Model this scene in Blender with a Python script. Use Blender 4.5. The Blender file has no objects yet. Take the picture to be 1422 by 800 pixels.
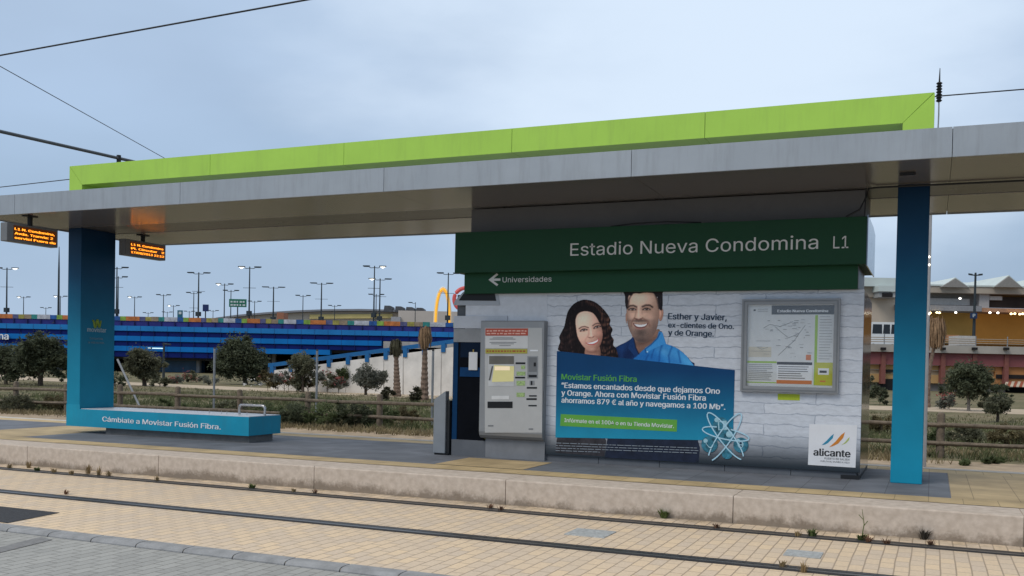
import bpy, bmesh, math, random
import numpy as np
from mathutils import Vector, Matrix, noise as mnoise
rng = random.Random(7)
S = bpy.context.scene
COL = S.collection
# ------------------------------------------------------------------ camera, sky, sun, exposure
W0, H0, F0, CY0 = 1422.0, 800.0, 1350.0, 533.0
CAMZ = 1.455
YAW, PITCH, ROLL = math.radians(23.345), math.radians(-1.0704), math.radians(1.1316)
FWD = Vector((-math.sin(YAW)*math.cos(PITCH), math.cos(YAW)*math.cos(PITCH), math.sin(PITCH)))
R0 = Vector((math.cos(YAW), math.sin(YAW), 0)); U0 = R0.cross(FWD)
RT = math.cos(ROLL)*R0+math.sin(ROLL)*U0
UP = -math.sin(ROLL)*R0+math.cos(ROLL)*U0
cd = bpy.data.cameras.new('camera'); cam = bpy.data.objects.new('camera', cd); COL.objects.link(cam)
cam.matrix_world = Matrix(((RT.x, UP.x, -FWD.x, 0), (RT.y, UP.y, -FWD.y, 0), (RT.z, UP.z, -FWD.z, CAMZ), (0, 0, 0, 1)))
cd.sensor_fit = 'HORIZONTAL'; cd.sensor_width = 36; cd.lens = 36*F0/W0
cd.shift_y = (CY0-H0/2)/W0
cd.clip_start = .1; cd.clip_end = 6000
S.camera = cam

w = bpy.data.worlds.new('World'); S.world = w; w.use_nodes = True
nt = w.node_tree; nt.nodes.clear()
def N(nt, t, **k):
    n = nt.nodes.new(t)
    for a, v in k.items(): setattr(n, a, v)
    return n
SUN_EL, SUN_AZ = math.radians(48), math.radians(205)      # azimuth clockwise from +Y
out = N(nt, 'ShaderNodeOutputWorld'); bg = N(nt, 'ShaderNodeBackground'); bg.inputs['Strength'].default_value = .1
sky = N(nt, 'ShaderNodeTexSky', sky_type='NISHITA', sun_disc=False, sun_elevation=SUN_EL, sun_rotation=SUN_AZ)
tc = N(nt, 'ShaderNodeTexCoord'); sep = N(nt, 'ShaderNodeSeparateXYZ')
nt.links.new(tc.outputs['Generated'], sep.inputs[0])
ramp = N(nt, 'ShaderNodeValToRGB')                        # overcast cloud layer: darker blue-grey low, brighter to the zenith
cr = ramp.color_ramp
cr.elements[0].position = 0.0; cr.elements[0].color = (.42, .545, .725, 1)
cr.elements[1].position = .16; cr.elements[1].color = (.40, .54, .73, 1)
for p, c in ((.26, (.455, .595, .80, 1)), (.38, (.50, .64, .84, 1)), (1., (1.1, 1.08, 1.04, 1))):
    e = cr.elements.new(p); e.color = c
nt.links.new(sep.outputs['Z'], ramp.inputs[0])
mp = N(nt, 'ShaderNodeMapping'); mp.inputs['Scale'].default_value = (1, 1, 2.6)
nz = N(nt, 'ShaderNodeTexNoise'); nz.inputs['Scale'].default_value = 2.2; nz.inputs['Detail'].default_value = 4; nz.inputs['Roughness'].default_value = .5
nt.links.new(tc.outputs['Generated'], mp.inputs[0]); nt.links.new(mp.outputs[0], nz.inputs['Vector'])
nr = N(nt, 'ShaderNodeMapRange'); nr.inputs['From Min'].default_value = .3; nr.inputs['From Max'].default_value = .7; nr.inputs['To Min'].default_value = 9.0; nr.inputs['To Max'].default_value = 11.0
nt.links.new(nz.outputs['Fac'], nr.inputs['Value'])
# the cloud is a little heavier towards the east
hx = N(nt, 'ShaderNodeMapRange'); hx.inputs['From Min'].default_value = -.8; hx.inputs['From Max'].default_value = .15; hx.inputs['To Min'].default_value = 1.03; hx.inputs['To Max'].default_value = .90
nt.links.new(sep.outputs['X'], hx.inputs['Value'])
hm = N(nt, 'ShaderNodeMath', operation='MULTIPLY'); nt.links.new(nr.outputs[0], hm.inputs[0]); nt.links.new(hx.outputs[0], hm.inputs[1])
vm = N(nt, 'ShaderNodeVectorMath', operation='SCALE'); nt.links.new(ramp.outputs[0], vm.inputs[0]); nt.links.new(hm.outputs[0], vm.inputs['Scale'])
# one large thin patch in the overcast, brighter and whiter than the rest
bd = RT*((980-W0/2)/F0)+UP*((CY0+150)/F0)+FWD; bd.normalize()
dp = N(nt, 'ShaderNodeVectorMath', operation='DOT_PRODUCT'); nt.links.new(tc.outputs['Generated'], dp.inputs[0]); dp.inputs[1].default_value = tuple(bd)
nz2 = N(nt, 'ShaderNodeTexNoise'); nz2.inputs['Scale'].default_value = 3.5; nz2.inputs['Detail'].default_value = 6; nt.links.new(mp.outputs[0], nz2.inputs['Vector'])
dj = N(nt, 'ShaderNodeMath', operation='MULTIPLY_ADD'); dj.inputs[1].default_value = .14; nt.links.new(nz2.outputs['Fac'], dj.inputs[0]); nt.links.new(dp.outputs['Value'], dj.inputs[2])
br_ = N(nt, 'ShaderNodeMapRange', interpolation_type='SMOOTHSTEP'); br_.inputs['From Min'].default_value = .965; br_.inputs['From Max'].default_value = 1.075; br_.inputs['To Max'].default_value = .95
nt.links.new(dj.outputs[0], br_.inputs['Value'])
bm2 = N(nt, 'ShaderNodeMix', data_type='RGBA'); nt.links.new(br_.outputs[0], bm2.inputs['Factor']); nt.links.new(vm.outputs[0], bm2.inputs['A']); bm2.inputs['B'].default_value = (7.7, 9.0, 10.6, 1)
mx = N(nt, 'ShaderNodeMix', data_type='RGBA'); mx.inputs['Factor'].default_value = .92
nt.links.new(sky.outputs[0], mx.inputs['A']); nt.links.new(bm2.outputs['Result'], mx.inputs['B'])
nt.links.new(mx.outputs['Result'], bg.inputs['Color']); nt.links.new(bg.outputs[0], out.inputs[0])

sl = bpy.data.lights.new('sun', 'SUN'); sl.energy = 1.5; sl.angle = math.radians(25); sl.color = (1, .95, .88)
so = bpy.data.objects.new('sun', sl); COL.objects.link(so)
sd = Vector((math.sin(SUN_AZ)*math.cos(SUN_EL), math.cos(SUN_AZ)*math.cos(SUN_EL), math.sin(SUN_EL)))
so.rotation_euler = sd.to_track_quat('Z', 'Y').to_euler(); so.location = (0, -20, 30)
S.view_settings.view_transform = 'Standard'; S.view_settings.look = 'None'; S.view_settings.gamma = 1
S.view_settings.exposure = 0.0; S.view_settings.use_curve_mapping = False
S.render.engine = 'CYCLES'
S.cycles.max_bounces = 6

# ------------------------------------------------------------------ pixel -> place helpers (each thing gets its own real distance)
CAM = Vector((0, 0, CAMZ))
def ray(px, py): return RT*((px-W0/2)/F0)+UP*((CY0-py)/F0)+FWD
def atY(px, py, Y):
    d = ray(px, py); return CAM+d*(Y/d.y)
def atX(px, py, X):
    d = ray(px, py); return CAM+d*(X/d.x)
def atZ(px, py, z):
    d = ray(px, py); return CAM+d*((z-CAMZ)/d.z)
def atD(px, py, D): return CAM+ray(px, py)*D
RH = R0.copy(); FH = Vector((-math.sin(YAW), math.cos(YAW), 0)); ZZ = Vector((0, 0, 1))
GZ = -.085

# ------------------------------------------------------------------ object helpers
ORG = {}
def tag(o, label=None, cat=None, group=None, kind=None):
    if label: o['label'] = label
    if cat: o['category'] = cat
    if group: o['group'] = group
    if kind: o['kind'] = kind
    return o
def thing(name, label, cat, loc=(0, 0, 0), group=None):
    o = bpy.data.objects.new(name, None); COL.objects.link(o); o.location = loc; o.empty_display_size = .2
    ORG[o.name] = Vector(loc)
    return tag(o, label, cat, group)
class MB:
    def __init__(s): s.v = []; s.f = []
    def box(s, x0, x1, y0, y1, z0, z1):
        return s.hexa([(x0, y0, z0), (x1, y0, z0), (x1, y1, z0), (x0, y1, z0), (x0, y0, z1), (x1, y0, z1), (x1, y1, z1), (x0, y1, z1)])
    def hexa(s, p):
        b = len(s.v); s.v += [tuple(q) for q in p]
        for q in ((0, 3, 2, 1), (4, 5, 6, 7), (0, 1, 5, 4), (1, 2, 6, 5), (2, 3, 7, 6), (3, 0, 4, 7)): s.f.append(tuple(b+i for i in q))
        return s
    def prism(s, pts, ext):
        b = len(s.v); n = len(pts); e = Vector(ext)
        s.v += [tuple(p) for p in pts]+[tuple(Vector(p)+e) for p in pts]
        s.f.append(tuple(range(b+n-1, b-1, -1))); s.f.append(tuple(range(b+n, b+2*n)))
        for i in range(n):
            j = (i+1) % n; s.f.append((b+i, b+j, b+n+j, b+n+i))
        return s
    def face(s, pts):
        b = len(s.v); s.v += [tuple(p) for p in pts]; s.f.append(tuple(range(b, b+len(pts)))); return s
    def tube(s, pts, r, n=8, caps=True):
        pts = [Vector(p) for p in pts]
        rs = r if isinstance(r, (list, tuple)) else [r]*len(pts)
        rings = []
        for i, p in enumerate(pts):
            d = (pts[min(i+1, len(pts)-1)]-pts[max(i-1, 0)]).normalized()
            a = d.cross(Vector((0, 0, 1)) if abs(d.z) < .9 else Vector((1, 0, 0))).normalized(); c = d.cross(a)
            b = len(s.v)
            for k in range(n):
                t = 2*math.pi*k/n; s.v.append(tuple(p+(a*math.cos(t)+c*math.sin(t))*rs[i]))
            rings.append(b)
        for b0, b1 in zip(rings, rings[1:]):
            for k in range(n):
                k2 = (k+1) % n; s.f.append((b0+k, b0+k2, b1+k2, b1+k))
        if caps:
            s.f.append(tuple(rings[0]+k for k in range(n-1, -1, -1))); s.f.append(tuple(rings[-1]+k for k in range(n)))
        return s
    def lathe(s, c, prof, n=12):
        return s.tube([Vector(c)+Vector((0, 0, z)) for r, z in prof], [max(r, .001) for r, z in prof], n)
    def vbox(s, u0, u1, w0, w1, z0, z1):        # box square to the view heading (for buildings that face the station)
        P = lambda u, w_, z: RH*u+FH*w_+ZZ*z
        return s.hexa([P(u0, w0, z0), P(u1, w0, z0), P(u1, w1, z0), P(u0, w1, z0), P(u0, w0, z1), P(u1, w0, z1), P(u1, w1, z1), P(u0, w1, z1)])
    def build(s, name, mat, parent=None, bevel=0, smooth=False):
        me = bpy.data.meshes.new(name)
        v = s.v
        if parent is not None:
            o0 = ORG[parent.name]; v = [(p[0]-o0.x, p[1]-o0.y, p[2]-o0.z) for p in v]
        me.from_pydata(v, [], s.f); 
        bm = bmesh.new(); bm.from_mesh(me)
        bmesh.ops.recalc_face_normals(bm, faces=bm.faces)
        if bevel: 
            bmesh.ops.remove_doubles(bm, verts=bm.verts, dist=1e-5)
            bmesh.ops.bevel(bm, geom=list(bm.edges), offset=bevel, segments=2, affect='EDGES', clamp_overlap=True)
        bm.to_mesh(me); bm.free()
        if smooth:
            me.polygons.foreach_set('use_smooth', [True]*len(me.polygons))
            me.set_sharp_from_angle(angle=math.radians(45))
        me.materials.append(mat)
        o = bpy.data.objects.new(name, me); COL.objects.link(o)
        if parent is not None:
            o.parent = parent; ORG[o.name] = ORG[parent.name]
        else: ORG[o.name] = Vector((0, 0, 0))
        return o
def copy_tree(o, parent=None):
    c = o.copy(); COL.objects.link(c); ORG[c.name] = ORG[o.name]
    if parent is not None: c.parent = parent
    for ch in list(o.children): copy_tree(ch, c)
    return c
def struct(name, mb, m, **k): return tag(mb.build(name, m, **k), kind='structure')

# ------------------------------------------------------------------ materials
def lin(c): return tuple(((x/255)/12.92 if x/255 <= .04045 else ((x/255+.055)/1.055)**2.4) for x in c)
MATS = {}
def mat(name, col, rough=.6, metal=0, var=.12, scale=6., bump=0, bscale=60., spec=.3, emit=None, estr=0, srgb=False, coat=0, streak=0):
    if name in MATS: return MATS[name]
    if srgb: col = lin(col)
    m = bpy.data.materials.new(name); m.use_nodes = True; t = m.node_tree; b = t.nodes['Principled BSDF']
    b.inputs['Roughness'].default_value = rough; b.inputs['Metallic'].default_value = metal; b.inputs['Specular IOR Level'].default_value = spec
    b.inputs['Coat Weight'].default_value = coat
    b.inputs['Base Color'].default_value = (*col, 1)
    if var:
        g = N(t, 'ShaderNodeNewGeometry')
        n = N(t, 'ShaderNodeTexNoise'); n.inputs['Scale'].default_value = scale; n.inputs['Detail'].default_value = 5; n.inputs['Roughness'].default_value = .6
        t.links.new(g.outputs['Position'], n.inputs['Vector'])
        r = N(t, 'ShaderNodeMapRange'); r.inputs['From Min'].default_value = .3; r.inputs['From Max'].default_value = .7
        r.inputs['To Min'].default_value = 1-var; r.inputs['To Max'].default_value = 1+var
        t.links.new(n.outputs['Fac'], r.inputs['Value'])
        v = N(t, 'ShaderNodeVectorMath', operation='SCALE'); v.inputs[0].default_value = col
        t.links.new(r.outputs[0], v.inputs['Scale']); t.links.new(v.outputs[0], b.inputs['Base Color'])
        rr = N(t, 'ShaderNodeMapRange'); rr.inputs['To Min'].default_value = max(.03, rough-.08); rr.inputs['To Max'].default_value = min(1, rough+.08)
        t.links.new(n.outputs['Fac'], rr.inputs['Value']); t.links.new(rr.outputs[0], b.inputs['Roughness'])
    if streak:
        g3 = N(t, 'ShaderNodeNewGeometry'); m3 = N(t, 'ShaderNodeMapping'); m3.inputs['Scale'].default_value = (5, 5, .5); t.links.new(g3.outputs['Position'], m3.inputs[0])
        n4 = N(t, 'ShaderNodeTexNoise'); n4.inputs['Scale'].default_value = 1.6; n4.inputs['Detail'].default_value = 7; n4.inputs['Roughness'].default_value = .7; t.links.new(m3.outputs[0], n4.inputs['Vector'])
        r4 = N(t, 'ShaderNodeMapRange'); r4.inputs['From Min'].default_value = .48; r4.inputs['From Max'].default_value = .78; r4.inputs['To Max'].default_value = streak; t.links.new(n4.outputs['Fac'], r4.inputs['Value'])
        x4 = N(t, 'ShaderNodeMix', data_type='RGBA'); t.links.new(r4.outputs[0], x4.inputs['Factor']); src = b.inputs['Base Color'].links[0].from_socket
        t.links.new(src, x4.inputs['A']); x4.inputs['B'].default_value = (.10, .09, .075, 1); t.links.new(x4.outputs['Result'], b.inputs['Base Color'])
    if bump:
        n2 = N(t, 'ShaderNodeTexNoise'); n2.inputs['Scale'].default_value = bscale; n2.inputs['Detail'].default_value = 4
        g2 = N(t, 'ShaderNodeNewGeometry'); t.links.new(g2.outputs['Position'], n2.inputs['Vector'])
        bp = N(t, 'ShaderNodeBump'); bp.inputs['Strength'].default_value = bump; bp.inputs['Distance'].default_value = .02
        t.links.new(n2.outputs['Fac'], bp.inputs['Height']); t.links.new(bp.outputs[0], b.inputs['Normal'])
    if emit:
        b.inputs['Emission Color'].default_value = (*emit, 1); b.inputs['Emission Strength'].default_value = estr
    MATS[name] = m
    return m
def paver(name, c1, c2, mortar, bw, rh, swap=True, msize=.006, rough=.8, dirt=.35, stain=(.35, .3, .25), soil=False):
    m = bpy.data.materials.new(name); m.use_nodes = True; t = m.node_tree; b = t.nodes['Principled BSDF']
    g = N(t, 'ShaderNodeNewGeometry'); s = N(t, 'ShaderNodeSeparateXYZ'); c = N(t, 'ShaderNodeCombineXYZ')
    t.links.new(g.outputs['Position'], s.inputs[0])
    a, bb = ('Y', 'X') if swap else ('X', 'Y')
    t.links.new(s.outputs[a], c.inputs['X']); t.links.new(s.outputs[bb], c.inputs['Y'])
    # slight wobble so the rows are hand laid
    wn = N(t, 'ShaderNodeTexNoise'); wn.inputs['Scale'].default_value = 1.3; t.links.new(g.outputs['Position'], wn.inputs['Vector'])
    wv = N(t, 'ShaderNodeVectorMath', operation='SCALE'); wv.inputs['Scale'].default_value = .02; t.links.new(wn.outputs['Color'], wv.inputs[0])
    ad = N(t, 'ShaderNodeVectorMath', operation='ADD'); t.links.new(c.outputs[0], ad.inputs[0]); t.links.new(wv.outputs[0], ad.inputs[1])
    br = N(t, 'ShaderNodeTexBrick'); br.offset = .5
    br.inputs['Color1'].default_value = (*c1, 1); br.inputs['Color2'].default_value = (*c2, 1); br.inputs['Mortar'].default_value = (*mortar, 1)
    br.inputs['Scale'].default_value = 1; br.inputs['Mortar Size'].default_value = msize; br.inputs['Mortar Smooth'].default_value = .3
    br.inputs['Brick Width'].default_value = bw; br.inputs['Row Height'].default_value = rh; br.inputs['Bias'].default_value = -.1
    t.links.new(ad.outputs[0], br.inputs['Vector'])
    # large stains and fine grit
    n = N(t, 'ShaderNodeTexNoise'); n.inputs['Scale'].default_value = .9; n.inputs['Detail'].default_value = 7; n.inputs['Roughness'].default_value = .65
    t.links.new(g.outputs['Position'], n.inputs['Vector'])
    r = N(t, 'ShaderNodeMapRange'); r.inputs['From Min'].default_value = .45; r.inputs['From Max'].default_value = .75; r.inputs['To Max'].default_value = dirt
    t.links.new(n.outputs['Fac'], r.inputs['Value'])
    mxx = N(t, 'ShaderNodeMix', data_type='RGBA'); t.links.new(r.outputs[0], mxx.inputs['Factor'])
    t.links.new(br.outputs['Color'], mxx.inputs['A']); mxx.inputs['B'].default_value = (*stain, 1)
    n3 = N(t, 'ShaderNodeTexNoise'); n3.inputs['Scale'].default_value = 45; n3.inputs['Detail'].default_value = 3; t.links.new(g.outputs['Position'], n3.inputs['Vector'])
    r3 = N(t, 'ShaderNodeMapRange'); r3.inputs['To Min'].default_value = .78; r3.inputs['To Max'].default_value = 1.2; t.links.new(n3.outputs['Fac'], r3.inputs['Value'])
    vs = N(t, 'ShaderNodeVectorMath', operation='SCALE'); t.links.new(mxx.outputs['Result'], vs.inputs[0]); t.links.new(r3.outputs[0], vs.inputs['Scale'])
    t.links.new(vs.outputs[0], b.inputs['Base Color'])
    if soil:
        nn = N(t, 'ShaderNodeTexNoise'); nn.inputs['Scale'].default_value = 3.2; nn.inputs['Detail'].default_value = 9; nn.inputs['Roughness'].default_value = .75; t.links.new(g.outputs['Position'], nn.inputs['Vector'])
        prev = None
        for y0, y1, amt in ((9.0, 9.30, 1.0), (8.62, 8.83, .5), (9.06, 8.92, .5), (7.15, 7.33, .4), (7.58, 7.44, .35)):
            q1 = N(t, 'ShaderNodeMapRange'); q1.inputs['From Min'].default_value = y0; q1.inputs['From Max'].default_value = y1; q1.inputs['To Max'].default_value = amt; t.links.new(s.outputs['Y'], q1.inputs['Value'])
            if y0 != 9.0:                           # only the strip itself, not everything past it
                q2 = N(t, 'ShaderNodeMath', operation='LESS_THAN' if y1 > y0 else 'GREATER_THAN'); q2.inputs[1].default_value = y1+(.03 if y1 > y0 else -.03); t.links.new(s.outputs['Y'], q2.inputs[0])
                q3 = N(t, 'ShaderNodeMath', operation='MULTIPLY'); t.links.new(q1.outputs[0], q3.inputs[0]); t.links.new(q2.outputs[0], q3.inputs[1]); o_ = q3
            else: o_ = q1
            if prev is None: prev = o_
            else:
                q4 = N(t, 'ShaderNodeMath', operation='MAXIMUM'); t.links.new(prev.outputs[0], q4.inputs[0]); t.links.new(o_.outputs[0], q4.inputs[1]); prev = q4
        q5 = N(t, 'ShaderNodeMapRange'); q5.inputs['From Min'].default_value = .42; q5.inputs['From Max'].default_value = .62; t.links.new(nn.outputs['Fac'], q5.inputs['Value'])
        q6 = N(t, 'ShaderNodeMath', operation='MULTIPLY'); t.links.new(prev.outputs[0], q6.inputs[0]); t.links.new(q5.outputs[0], q6.inputs[1])
        q7 = N(t, 'ShaderNodeMix', data_type='RGBA'); t.links.new(q6.outputs[0], q7.inputs['Factor']); t.links.new(vs.outputs[0], q7.inputs['A']); q7.inputs['B'].default_value = (.15, .115, .08, 1)
        t.links.new(q7.outputs['Result'], b.inputs['Base Color'])
    bp = N(t, 'ShaderNodeBump'); bp.inputs['Strength'].default_value = .5; bp.inputs['Distance'].default_value = .006; bp.invert = True
    t.links.new(br.outputs['Fac'], bp.inputs['Height']); t.links.new(bp.outputs[0], b.inputs['Normal'])
    b.inputs['Roughness'].default_value = rough; b.inputs['Specular IOR Level'].default_value = .3
    return m
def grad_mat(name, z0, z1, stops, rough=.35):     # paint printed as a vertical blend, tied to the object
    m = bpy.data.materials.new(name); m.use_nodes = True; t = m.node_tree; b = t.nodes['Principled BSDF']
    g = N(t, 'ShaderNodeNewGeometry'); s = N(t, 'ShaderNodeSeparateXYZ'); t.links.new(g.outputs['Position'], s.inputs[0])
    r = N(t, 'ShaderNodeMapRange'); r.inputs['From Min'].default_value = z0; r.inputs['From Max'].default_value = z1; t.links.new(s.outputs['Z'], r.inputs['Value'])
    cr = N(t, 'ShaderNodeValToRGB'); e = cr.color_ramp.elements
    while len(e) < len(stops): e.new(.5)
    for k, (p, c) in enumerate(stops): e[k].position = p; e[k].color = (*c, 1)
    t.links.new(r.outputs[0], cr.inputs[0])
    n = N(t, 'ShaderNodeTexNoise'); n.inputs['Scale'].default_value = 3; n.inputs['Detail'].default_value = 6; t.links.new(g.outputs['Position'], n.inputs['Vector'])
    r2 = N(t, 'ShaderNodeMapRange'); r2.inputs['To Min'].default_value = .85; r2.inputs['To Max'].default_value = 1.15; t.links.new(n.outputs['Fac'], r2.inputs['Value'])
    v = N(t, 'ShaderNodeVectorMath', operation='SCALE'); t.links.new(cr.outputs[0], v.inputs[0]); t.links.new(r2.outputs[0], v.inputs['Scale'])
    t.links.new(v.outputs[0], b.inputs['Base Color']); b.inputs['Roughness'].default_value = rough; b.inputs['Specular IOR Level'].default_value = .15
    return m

FONT = None
try:                                   # the sans that ships with Blender; its built-in face otherwise
    import os
    FONT = bpy.data.fonts.load(os.path.join(bpy.utils.system_resource('DATAFILES'), 'fonts', 'Inter.woff2'))
except Exception: FONT = None
def text(s, p0, p1, m, parent, name='lettering', h=None, bold=.0, proud=.003, nrm=None, depth=.0012):
    """Lettering from baseline point p0 to baseline point p1 (world), on the surface whose outward normal is nrm."""
    cu = bpy.data.curves.new('t', 'FONT'); cu.body = s
    if FONT: cu.font = FONT
    cu.size = 1; cu.extrude = .001; cu.resolution_u = 4
    o = bpy.data.objects.new('t', cu); COL.objects.link(o)
    dg = bpy.context.evaluated_depsgraph_get(); dg.update()
    m0 = bpy.data.meshes.new_from_object(o.evaluated_get(dg))
    bpy.data.objects.remove(o); bpy.data.curves.remove(cu)
    co = [v.co.copy() for v in m0.vertices]; fc = [tuple(p.vertices) for p in m0.polygons]; bpy.data.meshes.remove(m0)
    x0 = min(c.x for c in co); x1 = max(c.x for c in co)
    p0 = Vector(p0); p1 = Vector(p1); n = Vector(nrm or (0, -1, 0)).normalized()
    xd = (p1-p0); Wd = xd.length; xd = xd.normalized(); yd = n.cross(xd).normalized()
    k = Wd/(x1-x0); ky = k if h is None else h/.73
    o0 = ORG[parent.name]; V = []; Fc = []
    strikes = [(0, 0)] if not bold else [(-bold, 0), (0, .0003), (bold, .0006)]       # heavier weight: struck three times
    for dx, dn in strikes:
        b0 = len(V)
        V += [tuple(p0+xd*((c.x-x0+dx)*k)+yd*(c.y*ky)+n*(proud+dn+(depth if c.z > 0 else 0))-o0) for c in co]
        Fc += [tuple(q+b0 for q in f) for f in fc]
    me = bpy.data.meshes.new(name); me.from_pydata(V, [], Fc)
    me.materials.clear(); me.materials.append(m); me.name = name
    ob = bpy.data.objects.new(name, me); COL.objects.link(ob); ob.parent = parent; ORG[ob.name] = o0
    return ob

M_conc = mat('platform_concrete', (.47, .40, .33), .85, var=.18, scale=4, bump=.3, bscale=90)
M_grey = mat('grey_metal', (.30, .32, .35), .42, .3, var=.05, scale=2)
M_dark = mat('dark_metal', (.02, .022, .025), .5, .2)
M_black = mat('black_plastic', (.008, .009, .011), .4)
M_steel = mat('brushed_steel', (.5, .5, .5), .28, 1, var=.08, scale=30)
M_galv = mat('galvanised_steel', (.28, .29, .30), .5, .6, var=.15, scale=10)
M_white = mat('white_paint', (.75, .76, .78), .5, var=.05)
M_wire = mat('cable_black', (.02, .022, .025), .6)

# ================================================================== GROUND AND TRACK
m = bpy.data.materials.new('dry_earth'); m.use_nodes = True; t = m.node_tree; b = t.nodes['Principled BSDF']
g = N(t, 'ShaderNodeNewGeometry')
n1 = N(t, 'ShaderNodeTexNoise'); n1.inputs['Scale'].default_value = .35; n1.inputs['Detail'].default_value = 8; n1.inputs['Roughness'].default_value = .65
n2 = N(t, 'ShaderNodeTexNoise'); n2.inputs['Scale'].default_value = 9; n2.inputs['Detail'].default_value = 6
t.links.new(g.outputs['Position'], n1.inputs['Vector']); t.links.new(g.outputs['Position'], n2.inputs['Vector'])
c1 = N(t, 'ShaderNodeValToRGB'); e = c1.color_ramp.elements
e[0].position = .35; e[0].color = (.105, .108, .055, 1); e[1].position = .62; e[1].color = (.20, .165, .105, 1)
t.links.new(n1.outputs['Fac'], c1.inputs[0])
r2 = N(t, 'ShaderNodeMapRange'); r2.inputs['To Min'].default_value = .55; r2.inputs['To Max'].default_value = 1.45; t.links.new(n2.outputs['Fac'], r2.inputs['Value'])
v2 = N(t, 'ShaderNodeVectorMath', operation='SCALE'); t.links.new(c1.outputs[0], v2.inputs[0]); t.links.new(r2.outputs[0], v2.inputs['Scale'])
t.links.new(v2.outputs[0], b.inputs['Base Color']); b.inputs['Roughness'].default_value = .95; b.inputs['Specular IOR Level'].default_value = .1
bp = N(t, 'ShaderNodeBump'); bp.inputs['Strength'].default_value = .8; bp.inputs['Distance'].default_value = .06; t.links.new(n2.outputs['Fac'], bp.inputs['Height']); t.links.new(bp.outputs[0], b.inputs['Normal'])
M_earth = m
struct('ground', MB().box(-3000, 3000, -2000, 4000, -2.0, GZ), M_earth)

M_tan = paver('tan_pavers', (.70, .545, .37), (.59, .485, .375), (.36, .28, .20), .21, .105, dirt=.45, stain=(.47, .39, .31), soil=True)
M_gpav = paver('grey_pavers', (.36, .36, .34), (.30, .30, .285), (.17, .165, .15), .20, .10, dirt=.4, stain=(.25, .25, .24), msize=.005)
YP = 9.29; ZP = .26
struct('track_paving', MB().box(-90, 60, 5.931, YP, GZ-.4, 0), M_tan)
struct('road_paving', MB().box(-90, 60, -30, 5.785, GZ-.4, -.022), M_gpav)
# darker band of pavers crossing the near paving
q = [atZ(-60, 776, -.022), atZ(0, 760.5, -.022), atZ(57, 746.0, -.022), atZ(73, 750, -.022), atZ(0, 768, -.022), atZ(-60, 786, -.022)]
q = [Vector((p.x, min(p.y, 5.76), -.018)) for p in q]
struct('paving_band', MB().face(q), mat('dark_pavers', (.20, .20, .20), .85, var=.2, scale=20))
# asphalt patch beside the near rail
pa = [(-11, 6.62), (-7.42, 6.63), (-7.33, 6.0), (-11, 6.0)]
struct('asphalt_patch', MB().face([(x, y, .004) for x, y in pa]), mat('asphalt', (.045, .047, .052), .9, var=.35, scale=30, bump=.5))
# rounded kerb in 0.47 m blocks
kb = MB(); x = -30-.47*.2
while x < 12:
    pr = [(5.785, -.12), (5.785, -.012), (5.80, 0.004), (5.825, .010), (5.86, .012), (5.93, .011), (5.93, -.12)]
    kb.prism([(x+.006, y, z) for y, z in pr], (.458, 0, 0)); x += .4697
struct('kerb', kb, mat('kerb_concrete', (.27, .275, .28), .8, var=.22, scale=7, bump=.3), smooth=False)
struct('kerb_joint', MB().box(-40, 20, 5.80, 5.925, -.12, -.001), mat('joint_mortar', (.30, .25, .20), .95))
# grooved rails
M_rail = mat('rail_steel', (.13, .125, .12), .38, .7, var=.3, scale=14)
M_rubber = mat('rail_rubber', (.028, .028, .03), .8, var=.25, scale=9)
for yr, lab in ((7.36, 'dark grooved tram rail sunk in tan paving, the one closer to the grey kerb'), (8.865, 'dark grooved tram rail sunk in tan paving, the one closer to the platform edge')):
    tr = thing('tram_rail', lab, 'rail', (0, yr, 0), 'tram rails')
    MB().box(-90, 60, yr-.028, yr+.03, -.1, .006).build('rail_head', M_rail, tr)
    MB().box(-90, 60, yr+.065, yr+.085, -.1, .005).build('rail_lip', M_rail, tr)
    MB().box(-90, 60, yr+.0305, yr+.0645, -.1, -.03+.032).build('flange_groove', M_black, tr)
    MB().box(-90, 60, yr-.075, yr-.0285, -.1, .0035).box(-90, 60, yr+.0855, yr+.125, -.1, .0035).build('rubber_strip', M_rubber, tr)
# cover plates
for cs, lab in ((((795, 735), (857, 738), (840, 748), (788, 743)), 'pale rectangular cover plate set in tan paving below the ticket machine'), (((1092, 764), (1143, 768), (1140, 776), (1088, 772)), 'small pale cover plate set in the paving below the white harbour sticker')):
    P = [atZ(x, y, 0) for x, y in cs]
    xa = (P[0].x+P[3].x)/2; xb = (P[1].x+P[2].x)/2; ya = (P[2].y+P[3].y)/2; yb = (P[0].y+P[1].y)/2
    tag(MB().box(xa, xb, ya, yb, .0, .008).build('cover_plate', mat('plate_metal', (.42, .44, .44), .6, .2, var=.25, scale=25, bump=.3)), lab, 'cover plate', 'cover plates in the track paving')

# ================================================================== PLATFORM
m = bpy.data.materials.new('platform_face'); m.use_nodes = True; t = m.node_tree; b = t.nodes['Principled BSDF']
g = N(t, 'ShaderNodeNewGeometry'); s = N(t, 'ShaderNodeSeparateXYZ'); t.links.new(g.outputs['Position'], s.inputs[0])
na = N(t, 'ShaderNodeTexNoise'); na.inputs['Scale'].default_value = 4.5; na.inputs['Detail'].default_value = 8; na.inputs['Roughness'].default_value = .7
mpp = N(t, 'ShaderNodeMapping'); mpp.inputs['Scale'].default_value = (1, 1, .6); t.links.new(g.outputs['Position'], mpp.inputs[0]); t.links.new(mpp.outputs[0], na.inputs['Vector'])
hz_ = N(t, 'ShaderNodeMath', operation='MULTIPLY_ADD'); hz_.inputs[1].default_value = -.26; hz_.inputs[2].default_value = .215
t.links.new(na.outputs['Fac'], hz_.inputs[0])          # dirt height above the paving, ragged
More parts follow.
